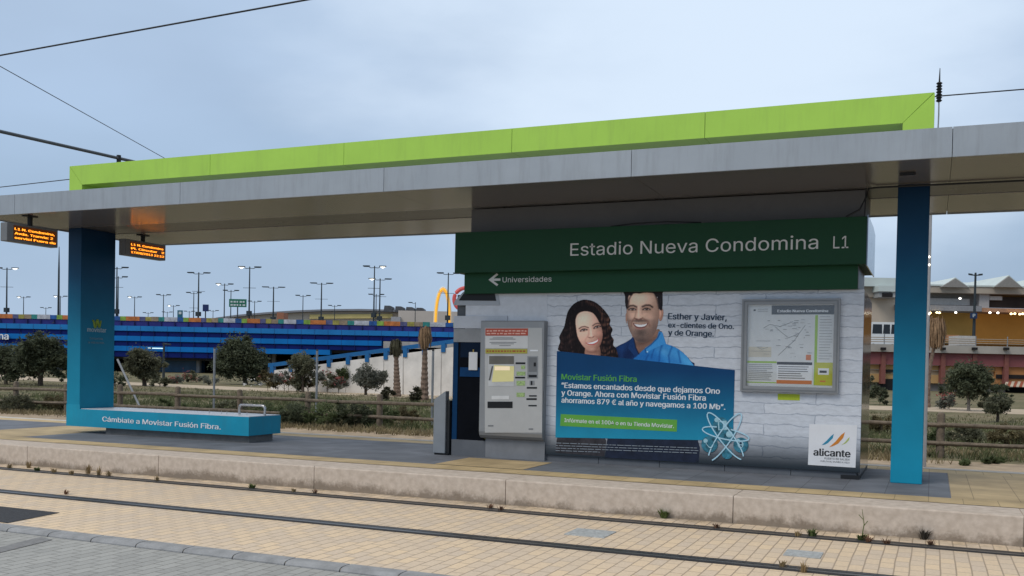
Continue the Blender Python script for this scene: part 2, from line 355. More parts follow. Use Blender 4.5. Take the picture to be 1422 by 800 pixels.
nl = N(t, 'ShaderNodeTexNoise'); nl.inputs['Scale'].default_value = .55; nl.inputs['Detail'].default_value = 3; t.links.new(g.outputs['Position'], nl.inputs['Vector'])
lr_ = N(t, 'ShaderNodeMapRange'); lr_.inputs['From Min'].default_value = .35; lr_.inputs['From Max'].default_value = .65; lr_.inputs['To Min'].default_value = .045; lr_.inputs['To Max'].default_value = -.06; t.links.new(nl.outputs['Fac'], lr_.inputs['Value'])
ng = N(t, 'ShaderNodeTexNoise'); ng.inputs['Scale'].default_value = 38; ng.inputs['Detail'].default_value = 4; t.links.new(g.outputs['Position'], ng.inputs['Vector'])
gr_ = N(t, 'ShaderNodeMath', operation='MULTIPLY_ADD'); gr_.inputs[1].default_value = .09; gr_.inputs[2].default_value = -.045; t.links.new(ng.outputs['Fac'], gr_.inputs[0])
s0_ = N(t, 'ShaderNodeMath', operation='ADD'); t.links.new(lr_.outputs[0], s0_.inputs[0]); t.links.new(gr_.outputs[0], s0_.inputs[1])
s1_ = N(t, 'ShaderNodeMath', operation='ADD'); t.links.new(hz_.outputs[0], s1_.inputs[0]); t.links.new(s0_.outputs[0], s1_.inputs[1])
sb = N(t, 'ShaderNodeMath', operation='ADD'); t.links.new(s.outputs['Z'], sb.inputs[0]); t.links.new(s1_.outputs[0], sb.inputs[1])
rr = N(t, 'ShaderNodeMapRange'); rr.inputs['From Min'].default_value = .10; rr.inputs['From Max'].default_value = .175; rr.inputs['To Min'].default_value = .75; rr.inputs['To Max'].default_value = 0; t.links.new(sb.outputs[0], rr.inputs['Value'])
nb = N(t, 'ShaderNodeTexNoise'); nb.inputs['Scale'].default_value = 14; nb.inputs['Detail'].default_value = 6; t.links.new(g.outputs['Position'], nb.inputs['Vector'])
cc = N(t, 'ShaderNodeValToRGB'); e = cc.color_ramp.elements; e[0].position = .3; e[0].color = (.46, .385, .315, 1); e[1].position = .7; e[1].color = (.60, .515, .435, 1)
t.links.new(nb.outputs['Fac'], cc.inputs[0])
mm = N(t, 'ShaderNodeMix', data_type='RGBA'); t.links.new(rr.outputs[0], mm.inputs['Factor']); t.links.new(cc.outputs[0], mm.inputs['A']); mm.inputs['B'].default_value = (.16, .125, .09, 1)
t.links.new(mm.outputs['Result'], b.inputs['Base Color']); b.inputs['Roughness'].default_value = .9; b.inputs['Specular IOR Level'].default_value = .2
bp = N(t, 'ShaderNodeBump'); bp.inputs['Strength'].default_value = .35; bp.inputs['Distance'].default_value = .01; t.links.new(nb.outputs['Fac'], bp.inputs['Height']); t.links.new(bp.outputs[0], b.inputs['Normal'])
M_pface = m
pf = MB(); xs = [-40, -12.75, -10.98, -9.0, -7.0, -5.0+.94, -2.0, 1.2, 4.2, 12]
xs = [-40]+[x_ for x_ in [-13.2, -11.0, -8.75, -6.45, -4.06, -1.7, .75, 3.1, 5.5]]+[12]
for a_, b_ in zip(xs, xs[1:]):
    pr = [(YP, GZ-.3), (YP, ZP-.012), (YP+.004, ZP-.003), (YP+.012, ZP), (YP+.54, ZP), (YP+.54, GZ-.3)]
    pf.prism([(a_+.004, y, z) for y, z in pr], (b_-a_-.008, 0, 0))
struct('platform_edge', pf, M_pface)
struct('platform', MB().box(-40, 12, YP+.02, 13.45, GZ-.3, ZP-.006).box(-40, 12, YP+.545, 13.45, GZ-.25, ZP-.001), M_conc)
def tactile(name, col, dots, grid=.3):
    m = bpy.data.materials.new(name); m.use_nodes = True; t = m.node_tree; b = t.nodes['Principled BSDF']
    g = N(t, 'ShaderNodeNewGeometry')
    br = N(t, 'ShaderNodeTexBrick'); br.offset = 0; br.inputs['Scale'].default_value = 1; br.inputs['Brick Width'].default_value = grid; br.inputs['Row Height'].default_value = grid
    br.inputs['Mortar Size'].default_value = .004; br.inputs['Color1'].default_value = (*[c*1.08 for c in col], 1); br.inputs['Color2'].default_value = (*[c*.9 for c in col], 1); br.inputs['Mortar'].default_value = (*[c*.55 for c in col], 1)
    t.links.new(g.outputs['Position'], br.inputs['Vector'])
    n = N(t, 'ShaderNodeTexNoise'); n.inputs['Scale'].default_value = 2.5; n.inputs['Detail'].default_value = 7; t.links.new(g.outputs['Position'], n.inputs['Vector'])
    r = N(t, 'ShaderNodeMapRange'); r.inputs['From Min'].default_value = .3; r.inputs['From Max'].default_value = .7; r.inputs['To Min'].default_value = .78; r.inputs['To Max'].default_value = 1.18; t.links.new(n.outputs['Fac'], r.inputs['Value'])
    v = N(t, 'ShaderNodeVectorMath', operation='SCALE'); t.links.new(br.outputs['Color'], v.inputs[0]); t.links.new(r.outputs[0], v.inputs['Scale']); t.links.new(v.outputs[0], b.inputs['Base Color'])
    b.inputs['Roughness'].default_value = .75; b.inputs['Specular IOR Level'].default_value = .3
    if dots:
        vo = N(t, 'ShaderNodeTexVoronoi', feature='F1'); vo.inputs['Scale'].default_value = 1/.06; vo.inputs['Randomness'].default_value = 0; t.links.new(g.outputs['Position'], vo.inputs['Vector'])
        r4 = N(t, 'ShaderNodeMapRange'); r4.inputs['From Min'].default_value = .25; r4.inputs['From Max'].default_value = .4; r4.inputs['To Min'].default_value = 1; r4.inputs['To Max'].default_value = 0; t.links.new(vo.outputs['Distance'], r4.inputs['Value'])
        bp = N(t, 'ShaderNodeBump'); bp.inputs['Strength'].default_value = 1; bp.inputs['Distance'].default_value = .006; t.links.new(r4.outputs[0], bp.inputs['Height']); t.links.new(bp.outputs[0], b.inputs['Normal'])
    return m
M_yel = tactile('yellow_tactile', (.50, .375, .20), True)
M_yel2 = tactile('yellow_ribbed', (.46, .345, .19), True, .4)
M_pgrey = tactile('grey_platform_tile', (.155, .165, .185), False, .4)
def sheet(x0, x1, y0, y1, k=1): return [(x0, y0, ZP+.004*k), (x1, y0, ZP+.004*k), (x1, y1, ZP+.004*k), (x0, y1, ZP+.004*k)]
struct('platform_tiles', MB().face(sheet(-11.0-1.27, .2, 10.255, 12.83)).face(sheet(-40, -13.7, 10.255, 12.83)), M_pgrey)
struct('tactile_strip', MB().face(sheet(-40, 12, YP+.545, 10.25)).face(sheet(-40, 12, 12.835, 13.24)), M_yel)
struct('tactile_crossing', MB().face(sheet(-13.695, -12.275, 10.255, 12.83)).face(sheet(.205, 1.02, 10.255, 12.83)).face(sheet(1.045, 12, 10.255, 12.83)).face(sheet(-5.41, -4.27, 10.256, 11.2, 2)), M_yel2)
struct('platform_rear_edge', MB().box(-40, 12, 13.25, 13.46, GZ, ZP+.006), mat('rear_edge_concrete', (.5, .47, .42), .85, var=.15, scale=8, bump=.2))

# ================================================================== SHELTER: canopy, columns, green portal beam
ZS = 3.474
M_fascia = mat('fascia_panel', (.33, .362, .395), .45, .25, var=.06, scale=1.5, streak=.30)
m = bpy.data.materials.new('soffit_panel'); m.use_nodes = True; b = m.node_tree.nodes['Principled BSDF']
b.inputs['Base Color'].default_value = (.34, .315, .30, 1); b.inputs['Metallic'].default_value = .62; b.inputs['Roughness'].default_value = .2
n = N(m.node_tree, 'ShaderNodeTexNoise'); n.inputs['Scale'].default_value = 1.2; g = N(m.node_tree, 'ShaderNodeNewGeometry'); m.node_tree.links.new(g.outputs['Position'], n.inputs['Vector'])
bp = N(m.node_tree, 'ShaderNodeBump'); bp.inputs['Strength'].default_value = .12; bp.inputs['Distance'].default_value = .02; m.node_tree.links.new(n.outputs['Fac'], bp.inputs['Height']); m.node_tree.links.new(bp.outputs[0], b.inputs['Normal'])
M_soffit = m
teal_hi = (.02, .20, .31); teal_dk = (.006, .045, .10)
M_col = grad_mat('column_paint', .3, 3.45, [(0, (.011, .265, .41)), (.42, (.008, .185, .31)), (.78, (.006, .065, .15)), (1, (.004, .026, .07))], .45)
M_green = mat('green_panel', (.385, .62, .085), .4, var=.05, scale=1.5, streak=.16)
sh = thing('tram_shelter', 'long grey canopy carried by two blue columns with a lime green beam over its roof', 'tram shelter', (-6.3, 11.65, ZP))
CX0, CX1, CYF, CYB, CZT = -12.86, 3.2, 9.88, 13.42, 3.742
# fascia in panels with open joints
fx = [CX0, -9.35, -5.62-.9, -4.1+.62, -2.78+1.45+1.45+.0, 2.35, CX1]
fx = [CX0, -12.0, -9.0, -6.0+.05, -2.95, .12, CX1]
fm = MB()
for a_, b_ in zip(fx, fx[1:]):
    fm.box(a_+.003, b_-.003, CYF, CYF+.03, ZS-.01, CZT); fm.box(a_+.003, b_-.003, CYB-.03, CYB, ZS-.01, CZT)
fm.box(CX0, CX0+.03, CYF+.031, CYB-.031, ZS-.01, CZT); fm.box(CX1-.03, CX1, CYF+.031, CYB-.031, ZS-.01, CZT)
fm.build('fascia', M_fascia, sh)
MB().box(CX0+.031, CX1-.031, CYF+.031, CYB-.031, CZT-.05, CZT-.01).build('roof', M_grey, sh)
sm = MB()
for a_, b_ in zip(fx, fx[1:]):
    for y0, y1 in ((CYF+.04, 11.28), (12.06, CYB-.04)):
        sm.box(max(a_, CX0+.04)+.002, min(b_, CX1-.04)-.002, y0, y1, ZS, ZS+.02)
sm.build('soffit', M_soffit, sh)
MB().box(CX0+.04, CX1-.04, 11.288, 12.052, ZS+.006, ZS+.024).build('soffit_channel', mat('channel_grey', (.16, .15, .145), .3, .55, var=.06), sh)
MB().box(CX0+.035, CX1-.035, CYF+.035, CYB-.035, ZS+.03, ZS+.05).build('soffit_backing', M_black, sh)
CY1 = 12.0
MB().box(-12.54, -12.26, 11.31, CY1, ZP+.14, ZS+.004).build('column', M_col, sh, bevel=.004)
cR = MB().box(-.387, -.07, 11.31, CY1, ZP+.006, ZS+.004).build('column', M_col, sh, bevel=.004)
# green portal: two legs and a beam, mitred fronts with a seam
gz0, gz1, gzi = CZT-.012, 4.452, 4.15
gb = MB(); GX0, GX1 = -12.535, -.048
gb.prism([(GX0, 11.31, gz0), (GX0+.27, 11.31, gz0), (GX0+.27, 11.31, gzi), (GX0+.002, 11.31, gz1-.002)], (0, .69, 0))
gb.prism([(GX1-.31, 11.31, gz0), (GX1, 11.31, gz0), (GX1, 11.31, gz1-.002), (GX1-.31, 11.31, gzi)], (0, .69, 0))
gx = [GX0+.004]+[-9.75+.0, -7.45, -4.6-.35, -2.5]+[GX1-.004]
for k, (a_, b_) in enumerate(zip(gx, gx[1:])):
    lo0 = (GX0+.274 if k == 0 else a_+.003); lo1 = (GX1-.314 if k == len(gx)-2 else b_-.003)
    gb.prism([(lo0, 11.31, gzi), (lo1, 11.31, gzi), (b_-.003, 11.31, gz1), (a_+.003, 11.31, gz1)], (0, .69, 0))
gb.build('green_beam', M_green, sh)
MB().box(GX0+.02, GX1-.02, 11.33, 11.98, gzi+.02, gz1-.02).build('beam_core', mat('beam_core_dark', (.05, .08, .02), .8, var=0), sh)
# printed logo on the inner face of the far column
LX = -12.26
M_lg = mat('print_limegreen', (.20, .28, .03), .5, var=0); M_lt = mat('print_pale', (.32, .42, .48), .5, var=0); M_ltd = mat('print_pale_dim', (.16, .26, .32), .5, var=0)
def X3(y, z): return Vector((LX, y, z))
yc, zc = 11.625, 1.455
wv = []
for k in range(25):
    tt = k/24; u = -.085+.17*tt; wv.append(X3(yc+u, zc+.53+.06*math.cos((tt*2.0-.12)*2*math.pi)*(-1)*-1+ .015*tt)+Vector((.004, 0, 0)))
lg = MB().tube(wv, [.012+.008*math.sin(math.pi*k/24) for k in range(25)], 6)
col_l = sh.children[[c.name for c in sh.children].index('column')]
lg.build('wave_logo', M_lg, col_l)
text('movistar', X3(11.44, 1.86), X3(11.82, 1.86), M_lt, col_l, nrm=(1, 0, 0), bold=.02)
text('Compartida,', X3(11.49, 1.74), X3(11.76, 1.74), M_ltd, col_l, nrm=(1, 0, 0))
text('la vida es más.', X3(11.46, 1.675), X3(11.79, 1.675), M_ltd, col_l, nrm=(1, 0, 0))
# small fitting and cable on the soffit
tag(MB().box(-.35, -.2, 10.53, 10.62, ZS-.02, ZS-.001).build('soffit_fitting', M_dark, sh, bevel=.004))
cb = MB().tube([(3.1, 11.26, ZS-.015), (1., 11.26, ZS-.018), (-.6, 11.24, ZS-.015), (-.68, 11.2, ZS-.03), (-.70, 11.17, ZS-.12), (-.76, 11.14, ZS-.26), (-.9, 11.13, ZS-.335)], .011, 6)
cb.tube([(-.705, 11.2, ZS-.02), (-.712, 11.18, ZS-.33)], .008, 6)
tag(cb.build('power_cable', M_wire), 'black cable running under the canopy and dropping behind the green sign', 'cable')

# ================================================================== BENCH
bn = thing('bench', 'turquoise bench slab growing out of the foot of the far blue column', 'bench', (-10.8, 11.65, ZP))
BZ0, BZ1 = .368, .642
M_bench = mat('bench_turquoise', (.012, .275, .42), .45, spec=.2, var=.08, scale=3, streak=.15)
M_bencht = mat('bench_end_teal', (.010, .19, .30), .45, spec=.2, var=.05, scale=3)
pr = MB(); pr.prism([(-12.54, 11.306, BZ0), (-8.98, 11.306, BZ0), (-8.98, 11.306, BZ1), (-12.255, 11.306, BZ1), (-12.255, 11.306, ZP+.45), (-12.54, 11.306, ZP+.45)], (0, .004, 0))
bs = MB().box(-12.25, -8.98, 11.312, 12.05, BZ0+.001, BZ1-.001).build('seat_slab', M_bench, bn, bevel=.004)
pr.build('front_panel', M_bench, bn)
MB().box(-12.24, -8.99, 11.32, 12.04, BZ1-.002, BZ1+.006).build('seat_top', mat('seat_top_white', (.62, .62, .64), .35, var=.06), bn)
MB().box(-11.8, -9.05, 11.40, 11.95, ZP+.004, BZ0).build('plinth', mat('plinth_concrete', (.17, .17, .165), .8, var=.2, scale=9, bump=.2), bn)
ar = MB(); pts = []
xa, xb, zt = -9.47, -8.975-.03, BZ1+.15
for k in range(7):
    th = math.pi-math.pi/2*k/6; pts.append((xa+.05+.05*math.cos(th), 11.7, zt-.05+.05*math.sin(th)))
for k in range(7):
    th = math.pi/2-math.pi/2*k/6; pts.append((xb-.05+.05*math.cos(th), 11.7, zt-.05+.05*math.sin(th)))
pts = [(xa, 11.7, BZ1-.02)]+pts+[(xb, 11.7, BZ1-.02)]
ar.tube(pts, .019, 10); ar.build('armrest', M_steel, bn, smooth=True)
for xx in (-9.95, -9.72, -9.62, -9.25): MB().tube([(xx, 11.6, BZ1), (xx, 11.6, BZ1+.055)], .004, 6).build('seat_stud', M_steel, bn)
text('Cámbiate a Movistar Fusión Fibra.', atY(142.5, 585, 11.306), atY(306.5, 596.5, 11.306), M_white, bn, bold=.018, nrm=(0, -1, 0), h=.105)

# ================================================================== LED DISPLAYS
M_led = mat('led_amber', (.9, .35, .03), .5, var=0, emit=(1, .30, .022), estr=2.6)
M_ledb = mat('led_screen', (.02, .012, .006), .3, var=0, emit=(.30, .07, .004), estr=.16)
M_house = mat('display_housing', (.17, .175, .18), .5, .2, var=.06)
def led(X, y0, y1, z0, z1, rows, lab):
    th = thing('information_display', lab, 'display', (X, (y0+y1)/2, z1), 'hanging departure displays')
    yc = (y0+y1)/2
    MB().box(X-.14, X, y0, y1, z0, z1).build('housing', M_house, th, bevel=.006)
    MB().tube([(X-.07, yc, z1-.01), (X-.07, yc, ZS)], .035, 10).box(X-.13, X-.01, yc-.09, yc+.09, ZS-.014, ZS-.0015).build('bracket', M_dark, th)
    s_ = MB().box(X-.002, X+.006, y0+.10, y1-.035, z0+.035, z1-.03).build('screen', M_ledb, th)
    n = len(rows); hh = (z1-z0-.075)/n
    for k, (r, fr) in enumerate(rows):
        zz = z1-.04-hh*(k+1)+hh*.14
        text(r, (X+.006, y0+.115, zz), (X+.006, y0+.115+(y1-y0-.165)*fr, zz), M_led, s_, nrm=(1, 0, 0), h=hh*.72, bold=.02, proud=.002)
led(-11.93, 9.71, 10.57, 3.065, 3.325, [('L1 N. Condomina,', .97), ('Avda. Tranvia: 2', .93), ('servici Fuera de', 1.)], 'amber departure display hanging outside the far blue column, over the track edge')
led(-11.86, 11.81, 12.70, 3.10, 3.36, [('L1 N. Condomina', .97), ('Pl. Circular   2', 1.), ('17/08/2013 22:12', 1.)], 'amber departure display hanging behind the far blue column, over the bench')

# ================================================================== KIOSK
YK = 11.40; KX0, KX1, KYB = -5.765, -.708, 12.95
ki = thing('kiosk', 'station kiosk wrapped in a white brick advert beneath the green station sign', 'kiosk', (-3.2, 12.2, ZP))
# printed wrap: painted brick, printed dark fade at the bottom
m = bpy.data.materials.new('brick_print'); m.use_nodes = True; t = m.node_tree; b = t.nodes['Principled BSDF']
g = N(t, 'ShaderNodeNewGeometry'); s = N(t, 'ShaderNodeSeparateXYZ'); t.links.new(g.outputs['Position'], s.inputs[0])
c = N(t, 'ShaderNodeCombineXYZ'); t.links.new(s.outputs['X'], c.inputs['X']); t.links.new(s.outputs['Z'], c.inputs['Y'])
dn = N(t, 'ShaderNodeTexNoise'); dn.inputs['Scale'].default_value = 7; dn.inputs['Detail'].default_value = 5; t.links.new(c.outputs[0], dn.inputs['Vector'])
dv = N(t, 'ShaderNodeVectorMath', operation='SCALE'); dv.inputs['Scale'].default_value = .075; t.links.new(dn.outputs['Color'], dv.inputs[0])
da = N(t, 'ShaderNodeVectorMath', operation='ADD'); t.links.new(c.outputs[0], da.inputs[0]); t.links.new(dv.outputs[0], da.inputs[1])
br = N(t, 'ShaderNodeTexBrick'); br.inputs['Scale'].default_value = 1; br.inputs['Brick Width'].default_value = 1.15; br.inputs['Row Height'].default_value = .125; br.inputs['Mortar Size'].default_value = .009; br.inputs['Mortar Smooth'].default_value = 1.0
br.inputs['Color1'].default_value = (.66, .69, .74, 1); br.inputs['Color2'].default_value = (.56, .60, .66, 1); br.inputs['Mortar'].default_value = (.34, .38, .45, 1)
t.links.new(da.outputs[0], br.inputs['Vector'])
fn = N(t, 'ShaderNodeTexNoise'); fn.inputs['Scale'].default_value = 16; fn.inputs['Detail'].default_value = 7; fn.inputs['Roughness'].default_value = .7
mpk = N(t, 'ShaderNodeMapping'); mpk.inputs['Scale'].default_value = (.6, 1.6, 1); t.links.new(c.outputs[0], mpk.inputs[0]); t.links.new(mpk.outputs[0], fn.inputs['Vector'])
fr_ = N(t, 'ShaderNodeMapRange'); fr_.inputs['From Min'].default_value = .3; fr_.inputs['From Max'].default_value = .7; fr_.inputs['To Min'].default_value = .84; fr_.inputs['To Max'].default_value = 1.10; t.links.new(fn.outputs['Fac'], fr_.inputs['Value'])
vs = N(t, 'ShaderNodeVectorMath', operation='SCALE'); t.links.new(br.outputs['Color'], vs.inputs[0]); t.links.new(fr_.outputs[0], vs.inputs['Scale'])
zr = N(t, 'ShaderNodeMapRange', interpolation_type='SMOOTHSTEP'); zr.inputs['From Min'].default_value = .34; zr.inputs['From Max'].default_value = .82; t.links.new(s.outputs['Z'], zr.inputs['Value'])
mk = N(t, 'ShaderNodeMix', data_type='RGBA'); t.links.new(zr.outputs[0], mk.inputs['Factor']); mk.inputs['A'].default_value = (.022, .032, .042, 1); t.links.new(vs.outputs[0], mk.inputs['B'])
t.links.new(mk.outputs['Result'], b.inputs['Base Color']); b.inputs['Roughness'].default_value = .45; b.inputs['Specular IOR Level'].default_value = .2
M_brick = m
M_kbase = mat('kiosk_base', (.12, .13, .145), .6, .1, var=.1, scale=5)
M_kend = mat('kiosk_end_panel', (.17, .18, .20), .10, .9, var=.03)
KZ0, KZ1 = .345, 2.372
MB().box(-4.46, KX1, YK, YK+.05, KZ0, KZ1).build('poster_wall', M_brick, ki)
poster = ki.children[0]
MB().box(-5.60, -4.463, YK+.003, YK+.05, 1.6, KZ1).build('upper_panel', mat('upper_panel_print', (.60, .63, .68), .35, var=.08, scale=10), ki)
MB().box(KX0+.02, KX1-.02, YK+.051, KYB, ZP+.06, KZ1-.003).build('body', mat('kiosk_body', (.10, .11, .12), .5), ki)
# chamfered mirror-like end panel
ep = MB(); ep.prism([(KX1-.019, YK+.05, KZ0-.06), (KX1-.019, KYB, KZ0-.06), (KX1-.019, KYB, KZ1-.05), (KX1-.019, YK+.4, KZ1), (KX1-.019, YK+.05, KZ1)], (.017, 0, 0)); ep.build('end_panel', M_kend, ki)
# recessed base in sections
bm_ = MB(); bx = [-4.46, -3.75, -2.98, -2.2, -1.45, KX1-.03]
for a_, b_ in zip(bx, bx[1:]): bm_.box(a_+.003, b_-.003, YK+.03, KYB-.02, ZP+.005, KZ0-.004)
bm_.build('base', M_kbase, ki)
MB().box(KX1-.2, KX1-.0, YK+.02, KYB-.1, ZP+.005, ZP+.05).build('corner_foot', M_dark, ki)
# service end: door, awning window, blue jamb
dz0, dz1 = 0.475, 1.745
MB().box(-5.69, -5.3, YK+.0, YK+.02, dz0, dz1).build('door', mat('door_black', (.004, .005, .008), .6, spec=.05, var=.2), ki)
MB().box(-5.765, -5.695, YK-.006, YK+.05, dz0, dz1).build('door_jamb', mat('jamb_blue', (.004, .035, .10), .5, spec=.1, var=.1), ki)
MB().box(-5.66, -5.3, YK-.012, YK-.001, 1.30, 1.42).build('push_rail', mat('rail_blue', (.005, .04, .12), .5, spec=.1), ki)
MB().box(-5.66, -5.3, YK-.008, YK-.002, 1.55, dz1).build('door_top_panel', mat('navy_panel', (.004, .012, .03), .6, spec=.08), ki)
MB().box(-5.765, -5.0, YK-.01, YK+.05, ZP+.005, dz0).build('door_base', M_kbase, ki)
MB().box(-5.765, -5.0, YK-.004, YK+.002, 1.75, 1.925).build('lintel', mat('lintel_grey', (.26, .27, .28), .4), ki)
MB().box(-5.765, -5.0, YK-.012, YK+.002, 1.93, 2.09).build('header_band', mat('band_white', (.50, .53, .58), .4, var=.06), ki)
wf = [atY(x, y, YK) for x, y in ((632, 417.5), (644, 405), (691, 405), (694.5, 424), (630, 424))]
wfz = [(p.x, YK-.006, p.z) for p in wf]
wi = MB().prism(wfz, (0, .014, 0)).build('window_surround', mat('surround_grey', (.40, .43, .47), .4, var=.06), ki)
wd = [atY(x, y, YK-.01) for x, y in ((637, 417.3), (646, 404.5), (686.5, 404.5), (689, 417.8))]
MB().prism([(p.x, YK-.011, p.z) for p in wd], (0, .003, 0)).build('dark_pane', M_black, wi)
pl = [atY(x, y, YK-.02) for x, y in ((651, 514), (663, 514), (663.5, 489), (651.5, 489))]
nt_ = thing('notice_plate', 'small pale notice plate hanging on the dark kiosk door', 'notice', (pl[0].x, YK-.02, pl[0].z))
MB().box(pl[0].x, pl[1].x, YK-.03, YK-.018, pl[0].z, pl[3].z).build('plate', mat('notice_white', (.62, .63, .64), .45, var=.05), nt_, bevel=.003)
xm = (pl[0].x+pl[1].x)/2
MB().box(xm-.008, xm+.008, YK-.026, YK-.02, pl[3].z, pl[3].z+.035).build('hook', mat('brass', (.45, .32, .1), .4, .8), nt_)
MB().box(KX0-.0, -5.29, YK+.0, YK+.02, dz1+.001, 1.749).build('door_head', M_dark, ki)

# ---- printed portrait (a flat printed picture)
def portrait():
    st = 2.7
    X, Y = np.meshgrid(np.arange(60, 1330, st), np.arange(30, 735, st))
    img = np.zeros(X.shape+(3,)); A = np.zeros(X.shape)
    rs = np.random.RandomState(3)
    def nse(sx, sy, amp):
        gx = rs.rand(int(705/sy)+4, int(1280/sx)+4)
        u = (X-60)/sx; v = (Y-30)/sy; i = u.astype(int); j = v.astype(int); fu = u-i; fv = v-j
        fu = fu*fu*(3-2*fu); fv = fv*fv*(3-2*fv)
        return amp*((gx[j, i]*(1-fu)+gx[j, i+1]*fu)*(1-fv)+(gx[j+1, i]*(1-fu)+gx[j+1, i+1]*fu)*fv-.5)*2
    def blur(m, n):
        for _ in range(n):
            p = np.pad(m, 1, mode='edge'); m = (p[:-2, 1:-1]+p[2:, 1:-1]+p[1:-1, :-2]+p[1:-1, 2:]+2*p[1:-1, 1:-1])/6
        return m
    def poly(P, n=2):
        ins = np.zeros(X.shape, bool)
        for i in range(len(P)):
            (x1, y1), (x2, y2) = P[i], P[(i+1) % len(P)]
            if y1 == y2: continue
            ins ^= ((y1 > Y) != (y2 > Y)) & (X < (x2-x1)*(Y-y1)/(y2-y1)+x1)
        return blur(ins.astype(float), n)
    def smooth(P, k=6):                                   # closed Catmull-Rom outline
        O = []; n = len(P)
        for i in range(n):
            p0, p1, p2, p3 = (np.array(P[(i+d) % n], float) for d in (-1, 0, 1, 2))
            for t in np.linspace(0, 1, k, endpoint=False):
                O.append(tuple(.5*((2*p1)+(p2-p0)*t+(2*p0-5*p1+4*p2-p3)*t*t+(3*p1-p0-3*p2+p3)*t**3)))
        return O
    def gs(cx, cy, rx, ry, ang=0):
        a = math.radians(ang); dx = X-cx; dy = Y-cy
        u = (dx*math.cos(a)+dy*math.sin(a))/rx; v = (-dx*math.sin(a)+dy*math.cos(a))/ry
        return np.exp(-(u*u+v*v))
    def stroke(P, wd, soft=1.0):                          # soft brush along a polyline
        d = np.full(X.shape, 1e9)
        for (x1, y1), (x2, y2) in zip(P, P[1:]):
            L = (x2-x1)**2+(y2-y1)**2; t = np.clip(((X-x1)*(x2-x1)+(Y-y1)*(y2-y1))/L, 0, 1)
            d = np.minimum(d, np.hypot(X-x1-t*(x2-x1), Y-y1-t*(y2-y1)))
        return np.exp(-(d/wd)**2)
    def put(mask, col, cover=False):
        nonlocal img, A
        col = np.array(col)/255.
        mask = np.clip(mask, 0, 1)
        img = img*(1-mask[..., None])+mask[..., None]*col
        if cover: A = np.maximum(A, mask)
    def skin(mask, cx, cy, rx, ry, lx, ly, lz, light, dark):
        u = (X-cx)/rx; v = (Y-cy)/ry; nz = np.sqrt(np.clip(1-np.clip(u*u+v*v, 0, .96), .04, 1))
        lam = np.clip((u*lx+v*ly+nz*lz)/math.sqrt(lx*lx+ly*ly+lz*lz), 0, 1)**1.1
        lam = np.clip(lam+nse(60, 60, .03), 0, 1)[..., None]
        c = (np.array(dark)*(1-lam)+np.array(light)*lam)/255.
        nonlocal img, A
        m = np.clip(mask, 0, 1)[..., None]; img = img*(1-m)+m*c; A = np.maximum(A, mask)
    fine = nse(5.4, 5.4, 1); mid = nse(22, 22, 1)
    # ---------------- man
    body = poly(smooth([(585, 735), (592, 585), (622, 548), (690, 515), (742, 482), (765, 462), (880, 480), (1000, 416), (1032, 426), (1062, 522), (1125, 548), (1188, 582), (1252, 636), (1298, 690), (1330, 745)]), 1)
    put(body, (14, 34, 70), True)
    sh = poly([(800, 640), (842, 585), (920, 552), (1005, 425), (1034, 428), (1062, 522), (1125, 548), (1188, 582), (1252, 636), (1330, 740), (720, 740), (768, 664)], 2)
    put(sh, (40, 112, 176))
    fold = np.sin(X*.021-Y*.034+2.2*nse(120, 120, 1))*.5+.5
    put(sh*fold*.45, (22, 78, 140)); put(sh*np.clip((X-1000)/260, 0, 1)*.6*(1-fold*.4), (92, 168, 208)); put(sh*gs(1050, 600, 90, 40, 30)*.4, (110, 180, 216))
    for P, w_ in (([(1040, 500), (1010, 600), (1000, 700)], 9), ([(1120, 560), (1090, 640), (1100, 720)], 9), ([(900, 630), (860, 720)], 8), ([(1180, 600), (1200, 700)], 10), ([(960, 560), (930, 660)], 7)): put(sh*stroke(P, w_)*.5, (16, 62, 120))
    lf = body*(1-sh)*(X < 800); put(lf*(np.sin(X*.04+Y*.02+nse(90, 90, 2))*.5+.5)*.4, (30, 62, 112)); put(lf*gs(650, 570, 60, 40, -20)*.35, (36, 74, 128))
    neck = poly(smooth([(752, 430), (860, 440), (1000, 392), (992, 470), (925, 545), (850, 590), (812, 622), (785, 580)]), 2)
    skin(neck, 860, 480, 170, 200, -.1, -.5, .7, (176, 138, 118), (84, 62, 54)); put(neck*gs(860, 510, 110, 34, -18)*.75, (70, 52, 48)); put(neck*gs(800, 590, 26, 40)*.4, (150, 100, 84))
    put(poly([(1000, 414), (1034, 424), (1066, 524), (930, 585), (884, 612), (868, 572), (930, 530), (985, 470)], 2), (58, 132, 190), True); put(stroke([(1010, 430), (985, 480), (925, 540), (872, 580), (884, 612)], 6)*.7, (14, 52, 104))
    put(poly([(736, 486), (764, 462), (782, 560), (812, 622), (784, 656), (716, 570)], 2), (24, 52, 96), True); put(stroke([(765, 466), (785, 565), (815, 625)], 6)*.7, (6, 18, 44)); put(gs(893, 604, 7, 7), (190, 214, 226))
    hairm = poly(smooth([(690, 20), (684, 90), (688, 170), (704, 215), (716, 150), (740, 70), (960, 60), (990, 140), (1002, 205), (1030, 216), (1036, 140), (1034, 60), (1020, 15)]), 2)
    ear = poly(smooth([(1000, 225), (1020, 205), (1040, 215), (1042, 260), (1030, 305), (1012, 322), (1000, 300)]), 1); skin(ear, 1020, 262, 34, 70, -.2, -.3, .8, (206, 160, 138), (120, 84, 72)); put(stroke([(1026, 225), (1030, 260), (1018, 295)], 5)*.6, (128, 84, 72))
    ear = poly(smooth([(702, 250), (690, 262), (692, 320), (704, 345)]), 1); skin(ear, 700, 295, 24, 60, 0, 0, 1, (170, 130, 112), (110, 80, 70))
